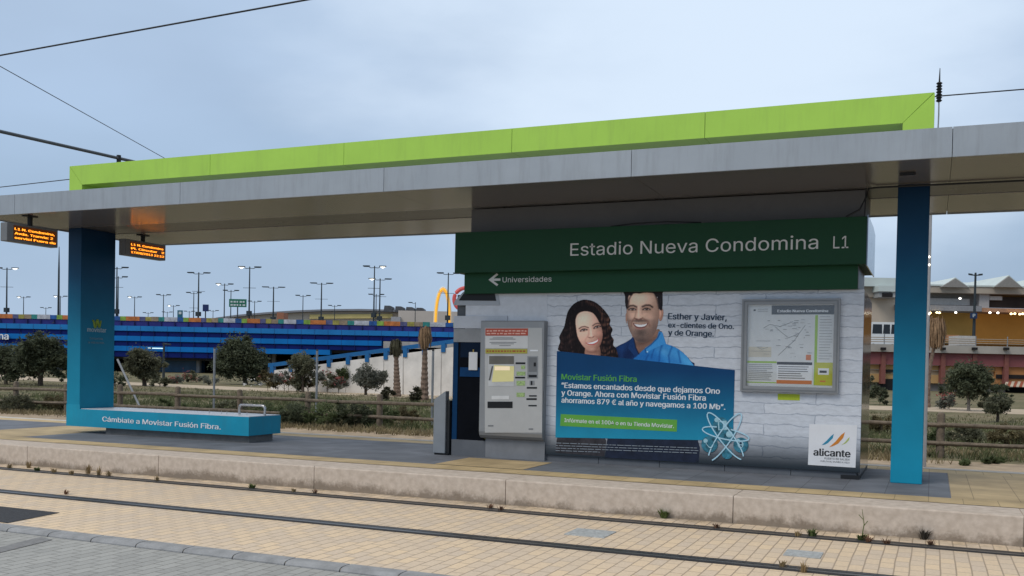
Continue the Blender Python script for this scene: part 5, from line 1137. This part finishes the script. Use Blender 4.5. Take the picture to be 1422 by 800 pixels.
# parking deck front in tiers
DF = 86.
slab('deck_parapet', 1100, 1700, 480, 490.5, DF, 1.2, mat('deck_pale', (.36, .335, .30), .85, var=.12, scale=.6)); slab('wine_band', 1100, 1700, 490.7, 508, DF+.4, 1.2, M_red)
slab('tier_tan', 1100, 1383, 508.2, 515, DF+.8, 2, mat('tier_tan', (.44, .27, .11), .8, var=.12, scale=.5)); slab('tier_cream', 1100, 1383, 515.2, 521, DF+1.0, 2, M_cr); slab('tier_ochre', 1100, 1383, 521.2, 533, DF+.8, 2, mat('tier_ochre', (.45, .28, .12), .8, var=.15, scale=.5))
slab('tier_rust', 1383.3, 1700, 508.2, 533, DF+.7, 2, mat('tier_rust', (.42, .19, .07), .8, var=.15, scale=.5))
for x0, x1 in ((1385, 1397), (1399, 1440)): slab('slot_window', x0, x1, 519, 524.5, DF+.6, .15, M_dv)
slab('slot_window', 1225, 1242, 515, 519, DF+.6, .3, M_dv); slab('slot_window', 1224, 1243, 528, 552, DF+.6, .3, M_dv)
slab('ground_wall', 1100, 1398, 533.3, 575, DF+1.2, 2, mat('ground_wall_grey', (.21, .19, .175), .85, var=.25, scale=.5)); slab('entrance', 1398.3, 1700, 533.3, 580, DF+2.5, 2, M_dv)
aw = MB(); aw2 = MB()
for k in range(14):
    x0 = 1396+k*4.2
    (aw if k % 2 else aw2).prism([vpt(x0, DF-1.2, Z_(536, DF-1.2)), vpt(x0+4.0, DF-1.2, Z_(536, DF-1.2)), vpt(x0+6.5, DF+.5, Z_(529, DF)), vpt(x0+2.5, DF+.5, Z_(529, DF))], ZZ*.06)
aw.build('awning', mat('awning_red', (.30, .09, .05), .8), sc_); aw2.build('awning', mat('awning_cream', (.5, .42, .33), .8), sc_)
dz = Z_(479, DF)
dk = MB(); vb(dk, 1100, 1700, dz-.6, dz-.9, DF+1.25, DM-DF-2); dk.build('deck', mat('deck_concrete', (.24, .24, .25), .85), sc_)
for z_ in (470.5, 473.5, 476.5): 
    MB().tube([vpt(1150, DF+.3, Z_(z_, DF)), vpt(1700, DF+.3, Z_(z_, DF))], .04, 6).build('hand_rail', mat('rail_tan', (.33, .26, .19), .6), sc_)
for px in (1183, 1228, 1270, 1311, 1355, 1399, 1443, 1487):
    MB().tube([vpt(px, DF+.3, Z_(480, DF)), vpt(px, DF+.3, Z_(466, DF))], .05, 6).build('rail_post', M_galv, sc_)
    slab('bracket', px-3, px+3, 482.5, 486, DF-.35, .34, M_dv, px=px); slab('pilaster', px-3, px+3, 491, 533, DF+.25, .5, mat('pilaster_wine', (.20, .075, .062), .8), px=px)
slab('white_cabin', 1331, 1355, 466.5, 479.8, DF+2.2, 2, mat('cabin_white', (.45, .44, .42), .7), px=1343); slab('rust_panel', 1290, 1331, 465, 474, DF+6, .4, mat('rust_panel', (.40, .19, .09), .7), px=1310)
slab('tan_screen', 1100, 1246, 458, 474, DF+5, .4, mat('screen_tan', (.38, .28, .19), .8), px=1225)
# van
vD = DF+3.2
vn = thing('white_van', 'white van parked on the car park deck beside the near blue column', 'van', tuple(vpt(1224, vD, dz-.6)))
zt_, zb_ = Z_(447.5, vD, 1226), dz-.6
M_vw = mat('van_paint', (.66, .68, .68), .3, var=.03, coat=.4)
x0, x1 = uD(1204, vD), uD(1248, vD)
def VP(f, z, d): return RH*(x0+(x1-x0)*f)+FH*(vD+d)+ZZ*z
hv = zt_-zb_
MB().prism([VP(0, zb_+.3, 0), VP(1, zb_+.3, 0), VP(1, zb_+hv*.62, 0), VP(.985, zt_-.12, 0), VP(.95, zt_, 0), VP(.17, zt_, 0), VP(.13, zt_-.05, 0), VP(.02, zb_+hv*.52, 0)], FH*1.8).build('body', M_vw, vn, bevel=.03)
for f0, f1 in ((.16, .47), (.50, .72), (.75, .95)): MB().prism([VP(f0, zb_+hv*.60, -.02), VP(f1, zb_+hv*.60, -.02), VP(f1-.01, zt_-.2, -.02), VP(f0+.02, zt_-.2, -.02)], FH*.05).build('side_window', mat('van_glass', (.02, .025, .03), .1), vn)
for f0 in (.2, .8):
    c_ = VP(f0, zb_+.33, -.03); MB().tube([c_, c_+FH*.2], .33, 16).build('wheel', M_black, vn)
# P lamp
pl_ = thing('parking_lamp', 'street lamp carrying a dark blue sign before the orange wall', 'street lamp', tuple(vpt(1352, DF+6, dz-.6)))
Dp = DF+6; ztp = Z_(379, Dp, 1352)
MB().tube([vpt(1352, Dp, dz-.6), vpt(1352, Dp, ztp)], [.16, .09], 8).build('pole', M_lamp, pl_)
for s in (-1, 1):
    MB().tube([vpt(1352, Dp, ztp-.25), vpt(1352+s*4, Dp, ztp-.22)], .06, 6).build('arm', M_lamp, pl_); MB().prism([vpt(1352+s*4, Dp-.2, ztp-.27), vpt(1352+s*10, Dp-.15, ztp-.22), vpt(1352+s*10, Dp+.15, ztp-.22), vpt(1352+s*4, Dp+.2, ztp-.27)], ZZ*.14).build('lamp_head', M_lamp, pl_)
sg_ = slab('sign_panel', 1347, 1356, 434.5, 442.5, Dp-.4, .15, mat('parking_blue', (.015, .035, .09), .5, var=0), pl_, px=1352)
zz_ = Z_(440.7, Dp-.4, 1352); text('P', vpt(1349.8, Dp-.4, zz_), vpt(1353, Dp-.4, zz_), M_wl, pl_, nrm=-FH, proud=.02, bold=.02)
for px in (1460,): lamp(px, 376, 'street lamp out past the edge of the picture above the orange wall', 'double', 0, False, D=DF+8, zb=dz-.6)

# ================================================================== GROUND BEHIND: path, scrub, trees
pth = [(-420, 500, 508), (-200, 512, 519), (0, 520.5, 526), (150, 529.5, 533.5), (300, 536, 540.5), (450, 542.5, 547.5), (600, 548, 554), (760, 552, 559), (1000, 557, 564), (1200, 563, 568.5), (1422, 568.5, 575.5), (1700, 577, 586)]
pp = MB()
for (xa_, ya_, yb_), (xc_, yc_, yd_) in zip(pth, pth[1:]):
    A_ = atZ(xa_, ya_, GZ+.006); B_ = atZ(xa_, yb_, GZ+.006); C_ = atZ(xc_, yd_, GZ+.006); D_ = atZ(xc_, yc_, GZ+.006); pp.face([B_, C_, D_, A_])
struct('dirt_path', pp, mat('path_sand', (.43, .35, .255), .95, var=.2, scale=1.5))
# strip of bare earth and stone edging just behind the platform
struct('bare_strip', MB().face([(-60, 13.5, GZ+.004), (14, 13.5, GZ+.004), (14, 18.9, GZ+.004), (-60, 18.9, GZ+.004)]), mat('bare_earth', (.33, .255, .175), .95, var=.3, scale=3, bump=.6, bscale=25))

def leaf_mat(name, c, var=.5, sc=1.2):
    m = mat(name, c, .65, var=var, scale=sc, spec=.25); t = m.node_tree; b = t.nodes['Principled BSDF']
    tr_ = N(t, 'ShaderNodeBsdfTranslucent'); src = b.inputs['Base Color'].links[0].from_socket; t.links.new(src, tr_.inputs['Color']); ms = N(t, 'ShaderNodeMixShader'); ms.inputs[0].default_value = .38
    t.links.new(b.outputs[0], ms.inputs[1]); t.links.new(tr_.outputs[0], ms.inputs[2]); t.links.new(ms.outputs[0], t.nodes['Material Output'].inputs[0]); return m
def leaves(n, ells, size, seed, droop=0, flat=.0, inner=.3):
    r = np.random.RandomState(seed); V = []; Fc = []
    wts = np.array([e[3]*e[4]*e[5] for e in ells])**.75; wts /= wts.sum()
    nc = max(7, n//110); cl = []
    for _ in range(nc):
        e = ells[r.choice(len(ells), p=wts)]; d = r.normal(size=3); d /= np.linalg.norm(d); rad = r.uniform(inner, 1)**.6
        cl.append((np.array(e[:3])+d*rad*np.array(e[3:6]), min(e[3:6])*r.uniform(.13, .46)))
    for i in range(n):
        c, s = cl[r.randint(nc)]
        p = c+r.normal(size=3)*s*.62
        a = r.normal(size=3); a[2] = a[2]*.6-droop; a /= np.linalg.norm(a); b_ = np.cross(a, r.normal(size=3)); b_ /= np.linalg.norm(b_)
        L = size*r.uniform(.6, 1.5); w_ = L*r.uniform(.28, .5); k = len(V)
        V += [p, p+a*L*.5+b_*w_*.5, p+a*L, p+a*L*.5-b_*w_*.5]; Fc.append((k, k+1, k+2, k+3))
    mb = MB(); mb.v = [tuple(map(float, v)) for v in V]; mb.f = Fc
    return mb, cl
def place(px, py): return atZ(px, py, GZ)
SEED = [10]
def tree(nm, lab, px, py, crown, m_, n, size, tr=.1, cat='tree', group=None, fork=False, lean=(0, 0), droop=.3, dcl=None, trunkm=None, Y=None):
    b0_ = place(px, py) if Y is None else atY(px, py, Y)
    if Y is not None: b0_.z = GZ
    D = (b0_-CAM).dot(FWD); SEED[0] += 1
    o = thing(nm, lab, cat, tuple(b0_), group)
    ells = []
    for cx, cy, rx, ry in crown:
        c = atD(cx, cy, D+rng.uniform(-.3, .3)); k = D/F0; ells.append((c.x, c.y, c.z, rx*k, rx*k, ry*k))
    re_ = random.Random(SEED[0]*31)
    for e in list(ells):                                  # ragged side boughs
        for _ in range(4):
            a_ = re_.uniform(0, 6.283); b_ = re_.uniform(-.9, .9); f_ = re_.uniform(.75, 1.08); q_s = re_.uniform(.22, .42)
            ells.append((e[0]+math.cos(a_)*math.sqrt(1-b_*b_)*e[3]*f_, e[1]+math.sin(a_)*math.sqrt(1-b_*b_)*e[4]*f_, e[2]+b_*e[5]*f_, e[3]*q_s, e[4]*q_s, e[5]*q_s*re_.uniform(.8, 1.6)))
    mb, cl = leaves(n, ells, size, SEED[0], droop)
    mb.build('crown' if cat == 'tree' else 'foliage', m_, o)
    tm = MB(); top = Vector(ells[0][:3])
    mid = b0_.lerp(top, .5)+Vector((rng.uniform(-.1, .1)*tr*5, 0, 0)); 
    tm.tube([b0_-ZZ*.1, mid, top], [tr*1.25, tr, tr*.5], 8)
    r_ = random.Random(SEED[0])
    for c, s in r_.sample(cl, min(len(cl), 9)):
        c = Vector([float(v) for v in c]); st_ = b0_.lerp(top, r_.uniform(.35, .8)) if not fork else b0_.lerp(top, r_.uniform(.1, .5))
        tm.tube([st_, st_.lerp(c, .5)+ZZ*.1*tr, c], [tr*.5, tr*.35, tr*.12], 5)
    tm.build('trunk' if cat == 'tree' else 'stem', trunkm or M_bark, o)
    return o
M_bark = mat('bark', (.085, .065, .05), .9, var=.3, scale=6)
M_barkp = mat('bark_pale', (.22, .19, .16), .9, var=.3, scale=6)
M_lf1 = leaf_mat('leaf_dark', (.085, .098, .058)); M_lf2 = leaf_mat('leaf_olive', (.13, .132, .082)); M_lf3 = leaf_mat('leaf_grey', (.19, .195, .16)); M_lf4 = leaf_mat('leaf_mid', (.10, .125, .055)); M_lf5 = leaf_mat('leaf_dry', (.15, .125, .065))
M_flo = mat('flower_red', (.27, .075, .07), .7, var=.3)
TG = 'small trees beyond the wooden fence'
tree('tree', 'broad dark drooping tree in front of the blue car park, beside the far blue column', 56, 536, [(56, 492, 27, 26), (40, 500, 22, 22), (74, 500, 20, 24), (56, 478, 20, 14)], M_lf1, 15000, .17, .11, group=TG, fork=True)
tree('tree', 'dark bushy tree cut by the frame, next to the broad drooping tree', 8, 534, [(8, 500, 20, 22), (22, 508, 14, 18)], M_lf1, 7000, .17, .08, group=TG, fork=True)
tree('tree', 'greyish olive tree just past the far blue column', 201, 536, [(200, 506, 20, 20), (186, 512, 14, 14), (214, 510, 13, 15)], M_lf2, 9000, .16, .10, group=TG, fork=True)
tree('tree', 'large dark olive tree above the bench end', 342, 534, [(334, 496, 27, 24), (316, 504, 18, 22), (354, 506, 18, 20), (334, 484, 20, 12)], M_lf1, 16000, .20, .12, group=TG)
tree('tree', 'slim dark tree before the start of the blue guard rail', 421, 545, [(420, 508, 15, 15), (414, 522, 11, 20), (430, 506, 11, 12)], M_lf2, 8000, .13, .06, group=TG)
tree('tree', 'small round topped sapling on a thin pale stem in front of the ramp', 478.5, 545, [(479, 517, 12, 10), (478, 522, 10, 8)], M_lf4, 4200, .10, .035, group=TG, trunkm=M_barkp)
tree('tree', 'grey leaved leaning tree in front of the white ramp wall', 508, 549, [(506, 522, 15, 14), (520, 528, 13, 11), (498, 526, 9, 12), (530, 524, 8, 8)], M_lf3, 8500, .105, .06, group=TG, fork=True)
tree('tree', 'round dark green tree before the wine red band of the shopping centre', 1345, 571, [(1346, 527, 26, 22), (1334, 534, 16, 15), (1360, 532, 16, 16), (1346, 514, 17, 10)], M_lf1, 13000, .13, .055, group=TG, trunkm=M_barkp)
tree('tree', 'small dark tree on a short stem near the dark entrance', 1385, 586, [(1385, 562, 15, 11), (1376, 566, 9, 8), (1394, 560, 9, 8)], M_lf2, 5500, .09, .04, group=TG)
# palms with dry hanging heads
M_trk = mat('palm_trunk', (.17, .12, .09), .95, var=.45, scale=9, bump=.8, bscale=14); M_fr1 = mat('frond_dry', (.24, .15, .085), .85, var=.4, scale=4); M_fr2 = mat('frond_dull', (.065, .060, .035), .85, var=.4, scale=4)
def palm(lab, px, py, ptop, w0_, w1_, head, m_, n, up=0., bend=0):
    b0_ = place(px, py); D = (b0_-CAM).dot(FWD); k = D/F0; o = thing('palm_tree', lab, 'palm tree', tuple(b0_), 'palms beyond the wooden fence')
    hx, hy, hw_, hh_ = head
    t_ = atD(hx, ptop, D); r_ = random.Random(int(px)); P = []; Rr = []
    for i in range(26):
        f_ = i/25; q = b0_.lerp(t_, f_)+RH*(math.sin(f_*math.pi)*bend*k); P.append(q); Rr.append((w0_+(w1_-w0_)*f_**.7)*k*(1+(.13 if i % 2 else -.05)))
    MB().tube(P, Rr, 10).build('trunk', M_trk, o)
    mb = MB(); c = atD(hx, hy-hh_*.55, D)
    for i in range(n):
        a_ = r_.uniform(0, 2*math.pi); rr2 = r_.uniform(.3, 1)*hw_*k; L = r_.uniform(.9, 1.9)*hh_*k; upv = r_.uniform(-.1, .5)*up*hh_*k
        d = Vector((math.cos(a_), math.sin(a_), 0)); s_ = d.cross(ZZ)*r_.uniform(.012, .03)*min(1, k*30)
        p0 = c+d*rr2*.15+ZZ*r_.uniform(-.3, .25)*hh_*k; p1 = p0+d*rr2*.8+ZZ*(r_.uniform(.05, .35)*hh_*k+upv); p2 = p0+d*rr2*1.05-ZZ*(L*.5-upv); p3 = p0+d*rr2*r_.uniform(.6, 1.0)-ZZ*(L-upv)
        for u_, v_ in ((p0, p1), (p1, p2), (p2, p3)): mb.face([u_-s_, u_+s_, v_+s_*.7, v_-s_*.7])
    mb.build('fronds', m_, o)
palm('shorter palm with a stubby dark tuft against the ramp wall', 551.5, 551, 486, 6.0, 2.6, (550, 483, 8, 10), M_fr2, 320, up=.4)
palm('taller palm with a dried brown hanging head before the ramp wall', 589, 556, 470, 6.6, 2.6, (590.5, 468, 8.5, 12.5), M_fr1, 460, up=.35)
palm('curved palm with brown hanging head right of the near blue column', 1289, 566, 470, 3.2, 2.2, (1300, 462, 12, 17), M_fr1, 560, up=.55, bend=-4)
# shrubs
SH = [
 (20, 560, 36, 13, 'low scrub bush', M_lf2, 'behind the fence below the broad drooping tree'), (80, 560, 26, 13, 'low scrub bush', M_lf5, 'right beside the foot of the far blue column'),
 (240, 568, 34, 13, 'dark low bush', M_lf4, 'behind the fence above the bench lettering'), (278, 571, 26, 12, 'dark low bush', M_lf4, 'behind the fence close to the metal post at the bench'),
 (322, 564, 32, 12, 'green low bush', M_lf2, 'under the large olive tree above the bench'), (372, 571, 30, 15, 'green low bush', M_lf4, 'between bench end and the slim dark tree'),
 (408, 575, 27, 18, 'dark dense bush', M_lf1, 'beside the fence post right of the bench'), (455, 576, 36, 20, 'dark dense bush', M_lf4, 'behind the fence under the round topped sapling'),
 (492, 577, 34, 20, 'darkest dense bush', M_lf1, 'between the two fence posts under the grey leaved tree'), (528, 577, 28, 18, 'leafy green bush', M_lf4, 'behind the fence under the shorter palm'),
 (562, 576, 24, 13, 'thin yellowish bush', M_lf5, 'between the shorter palm and the taller palm'), (540, 546, 9, 11, 'small spiky dark bush', M_fr2, 'at the foot of the shorter palm'),
 (577, 548, 9, 12, 'small spiky bush', M_fr2, 'at the foot of the taller palm'), (430, 553, 20, 6, 'small green bush', M_lf2, 'beyond the fence under the slim dark tree'),
 (1225, 590, 24, 14, 'brown scrub bush', M_lf5, 'between kiosk end and the near blue column'), (1222, 548, 16, 16, 'dark bush', M_lf1, 'against the tiered wall between kiosk and near column'),
 (1212, 532, 9, 14, 'olive bush', M_lf2, 'against the tiered wall right at the kiosk edge'), (1297, 608, 14, 12, 'green bush', M_lf4, 'next to the foot of the near blue column behind the fence'),
 (1340, 603, 32, 15, 'scrubby olive bush', M_lf2, 'behind the fence under the round dark tree'), (1400, 604, 30, 16, 'scrubby brown bush', M_lf5, 'behind the fence under the dark entrance'),
 (1318, 556, 16, 14, 'dusty bush with red leaves', M_lf3, 'against the grey wall beside the round dark tree'), (1312, 540, 12, 10, 'dark bush', M_lf1, 'against the grey wall just right of the curved palm'),
 (1388, 543, 16, 16, 'dark bush', M_lf1, 'against the wall between round tree and dark entrance'), (1370, 560, 14, 8, 'low dark bush', M_lf2, 'behind the short stemmed small tree'),
 (1380, 640, 16, 4, 'low weedy bush', M_lf4, 'in the bare strip in front of the fence, near the frame edge'), (1340, 642, 8, 3, 'tiny weedy bush', M_lf4, 'in the bare strip in front of the fence by its post'),
 (265, 522, 22, 10, 'flowering bush', M_lf2, 'in front of the blue lit shop'), (245, 526, 16, 8, 'flowering bush', M_lf3, 'beside the lone dark lamp near the shop'),
 (395, 525, 20, 12, 'red flowering bush', M_lf3, 'under the start of the blue guard rail'), (455, 528, 18, 12, 'red flowering bush', M_lf2, 'at the ramp beside the pale sapling stem'),
 (440, 522, 14, 10, 'bushy grey shrub', M_lf3, 'at the ramp behind the metal fence post'), (412, 530, 14, 9, 'red flowering bush', M_lf5, 'at the stem of the slim dark tree'), (470, 532, 12, 9, 'red flowering bush', M_lf3, 'between the pale sapling and the grey leaved tree'), (428, 532, 12, 8, 'dry tan bush', M_lf5, 'at the ramp just before the metal fence post'), (386, 532, 13, 7, 'dry tan bush', M_lf5, 'at the ramp start below the guard rail end'), (372, 524, 16, 9, 'pale flowering shrub', M_lf5, 'beside the heap of white stones'),
 (290, 528, 18, 8, 'grey green shrub', M_lf3, 'left of the large olive tree trunk'), (160, 528, 20, 12, 'dark shrub', M_lf1, 'just past the far blue column edge'),
 (222, 530, 16, 8, 'dark shrub', M_lf2, 'at the trunk of the greyish olive tree'), (100, 520, 16, 12, 'dark shrub', M_lf1, 'hidden against the far blue column')]
for cx, cy, rx, ry, kind, mm_, where in SH:
    yb_ = cy+ry*.9; d_ = atY(cx, yb_, 40.8) if 364 < cx < 500 and cy < 536 else place(cx, yb_); D = (d_-CAM).dot(FWD)
    kk = D/F0; near = D < 32
    n = int(min(5200, 700+rx*ry*(9 if near else 4)))
    o = tree('shrub', kind+' '+where, cx, yb_, [(cx, cy, rx*.72, ry*.8), (cx-rx*.5, cy+ry*.25, rx*.45, ry*.6), (cx+rx*.45, cy+ry*.2, rx*.5, ry*.6)], mm_, n, (.055 if near else .12), .012, cat='shrub', group='shrubs around the wooden fence', fork=True, droop=-.2, Y=40.8 if 364 < cx < 500 and cy < 536 else None)
    if 'flower' in kind or 'red leaves' in kind:
        ells = [(*atD(cx, cy-ry*.2, D-.2), rx*kk*.9, rx*kk*.6, ry*kk*.8)]
        leaves(120, ells, .10, SEED[0]+500)[0].build('blossoms', M_flo, o)
# dark lamp by the path
q = place(227, 533); dl = thing('path_lamp', 'slim dark lamp post with flat head beside the greyish olive tree', 'lamp post', tuple(q)); Dq = (q-CAM).dot(FWD); tq_ = atD(228.5, 479, Dq)
MB().tube([q, (q.x, q.y, tq_.z)], [.09, .06], 8).build('pole', M_lamp, dl)
MB().prism([Vector((q.x, q.y, tq_.z))+RH*-.1, Vector((q.x, q.y, tq_.z))+RH*.34, Vector((q.x, q.y, tq_.z+.06))+RH*.34, Vector((q.x, q.y, tq_.z+.12))+RH*-.1], FH*.3).build('lamp_head', M_lamp, dl)
a_ = Vector((q.x, q.y, atD(228, 484, Dq).z)); MB().tube([a_, a_-RH*1.0], .035, 6).build('lit_arm', mat('tube_light', (.6, .8, .85), .4, var=0, emit=(.6, .9, 1), estr=.8), dl)
# white stones under the olive tree
rk = MB(); r_ = random.Random(3)
for k in range(110):
    q = place(r_.uniform(335, 396), r_.uniform(526, 537)); s = r_.uniform(.05, .20)
    P = [q+Vector((r_.uniform(-s, s), r_.uniform(-s, s), r_.uniform(0, s*.9))) for _ in range(6)]
    i0 = len(rk.v); rk.v += [tuple(p_) for p_ in P]; rk.f += [(i0, i0+1, i0+2), (i0+1, i0+3, i0+2), (i0+2, i0+3, i0+4), (i0, i0+4, i0+5), (i0+1, i0+5, i0+3), (i0+3, i0+5, i0+4)]
tag(rk.build('rubble', mat('stone_white', (.48, .46, .43), .9, var=.3)), 'heap of small white stones under the large olive tree', 'stones', kind='stuff')
# dry grass
def grass(name, n, xr, yr, h0, h1, m_, seed, lab, dens=None):
    r = np.random.RandomState(seed); mb = MB()
    cnt = 0
    while cnt < n:
        x = r.uniform(*xr); y = yr[0]+(yr[1]-yr[0])*r.uniform()**1.3
        if mnoise.noise(Vector((x*.5, y*.5, seed))) < -.12+r.uniform(-.3, .3): continue
        for _ in range(6):
            px_ = x+r.normal()*.10; py_ = y+r.normal()*.10; h = r.uniform(h0, h1); a_ = r.uniform(0, 6.28); w_ = r.uniform(.006, .014)
            dx, dy = math.cos(a_)*w_, math.sin(a_)*w_; lx, ly = r.normal()*h*.4, r.normal()*h*.4; i0 = len(mb.v)
            mb.v += [(px_-dx, py_-dy, GZ), (px_+dx, py_+dy, GZ), (px_+lx*.5+dx*.7, py_+ly*.5+dy*.7, GZ+h*.65), (px_+lx, py_+ly, GZ+h)]; mb.f.append((i0, i0+1, i0+2, i0+3)); cnt += 1
    tag(mb.build(name, m_), lab, 'grass', kind='stuff')
grass('dry_grass', 22000, (-30, 7), (18.2, 21.5), .03, .15, mat('straw', (.21, .17, .095), .9, var=.35, scale=2), 1, 'dry straw coloured grass around the wooden fence')
grass('green_grass', 52000, (-32, 7), (19.4, 33), .04, .20, mat('grass_olive', (.10, .112, .05), .9, var=.45, scale=1.2), 2, 'olive green weedy grass behind the wooden fence')
grass('far_grass', 20000, (-48, 9), (30, 40), .03, .12, mat('grass_dull', (.125, .122, .062), .9, var=.4, scale=1), 4, 'dull dry grass up to the sandy path')

# ================================================================== WEEDS AND LITTER ON THE TRACK
WD = [(13.5, 650, 'dry', .10, 'at the platform foot near the frame edge, first in the row'), (40, 650, 'dry', .16, 'at the platform foot left of the far blue column'), (52, 654, 'green', .07, 'small, right after the tall dry one left of the far column'),
 (75, 656.5, 'dry', .11, 'by the rail just left of the far blue column foot'), (99, 659, 'dry', .10, 'by the rail straight below the far blue column'), (122, 658, 'dry', .19, 'tallest of those under the bench plinth start'), (137, 660, 'dry', .17, 'at the platform foot below the bench lettering'),
 (151, 661, 'dry', .11, 'low, beside the tall ones below the bench'), (218, 668, 'dry', .10, 'by the rail below the middle of the bench'), (350, 678, 'green', .08, 'by the rail below the bench end'), (408, 683, 'dry', .07, 'by the rail between bench and steel post'),
 (437, 685, 'brown', .07, 'by the rail short of the steel post'), (681, 706, 'brown', .07, 'by the rail under the ticket machine'), (695, 709, 'brown', .08, 'spreading on the rail under the ticket machine'), (925, 718, 'green', .13, 'leafy, at the platform foot under the blue advert card'),
 (995, 733, 'brown', .08, 'by the rail under the atom emblem'), (1108, 745, 'dry', .09, 'small, before the round green clump'), (1128, 744.5, 'green', .10, 'round and dense by the rail under the harbour sticker'), (1196, 750, 'green', .09, 'with one tall bare stem near the kiosk corner'),
 (1206, 753.5, 'brown', .10, 'rusty, on the rail near the kiosk corner'), (1231, 755.5, 'brown', .08, 'on the rail below the near blue column edge'), (1283, 748, 'dark', .15, 'dark spiky, at the platform foot below the near column'), (1293, 757, 'brown', .07, 'below the dark spiky one'),
 (1116, 795, 'dry', .12, 'thin, on the near rail at the bottom edge'), (1087, 787, 'dry', .08, 'thin, on the near rail by the small cover plate'), (91, 686.5, 'brown', .08, 'alone on the near rail left part')]
WM = {'dry': mat('weed_dry', (.28, .20, .10), .9, var=.3), 'green': mat('weed_green', (.09, .12, .035), .8, var=.3), 'brown': mat('weed_brown', (.16, .085, .05), .9, var=.3), 'dark': mat('weed_dark', (.045, .040, .032), .9, var=.3)}
for i, (px, py, kd, h, where) in enumerate(WD):
    q = atZ(px, py, 0); 
    if q.y > 9.0: q.y = min(q.y, 9.26)
    r_ = random.Random(i); mb = MB(); h *= .72
    n = {'green': 70, 'dark': 60}.get(kd, 34)
    for k in range(n):
        a_ = r_.uniform(0, 6.28); L = h*r_.uniform(.5, 1.15); sp = r_.uniform(.15, .9)*(1.0 if kd in ('green', 'brown', 'dark') else .55)
        d = Vector((math.cos(a_), math.sin(a_), 0)); s_ = d.cross(ZZ)*r_.uniform(.003, .009 if kd == 'green' else .005)
        b0_ = q+d*r_.uniform(0, .03); m_ = b0_+d*L*sp*.5+ZZ*L*.6; e_ = b0_+d*L*sp+ZZ*L*r_.uniform(.5, 1)
        for p_ in (m_, e_):
            if p_.y > 9.28: p_.y = 9.28
        mb.face([b0_-s_, b0_+s_, m_+s_, m_-s_]); mb.face([m_-s_, m_+s_, e_])
    if 'bare stem' in where: mb.tube([q, q+Vector((.02, 0, .14)), q+Vector((.0, 0, .27))], [.005, .004, .002], 5); mb.tube([q+Vector((.015, 0, .12)), q+Vector((.05, 0, .17))], .003, 4); mb.tube([q+Vector((.01, 0, .18)), q+Vector((-.025, 0, .22))], .003, 4)
    nm = {'dry': 'dry straw weed tuft ', 'green': 'green weed tuft ', 'brown': 'brown withered weed tuft ', 'dark': 'weed tuft '}[kd]
    tag(mb.build('weed_tuft', WM[kd]), nm+where, 'weed', 'weeds along the rails and platform foot')
q = atZ(791, 705.5, 0); lt_ = MB().prism([q+Vector((-.045, -.01, .004)), q+Vector((.04, -.025, .004)), q+Vector((.05, .01, .004)), q+Vector((-.03, .03, .004))], (.004, 0, .012))
tag(lt_.build('paper_scrap', mat('paper_scrap', (.75, .77, .78), .6)), 'white paper scrap lying on the paving at the platform foot', 'litter')
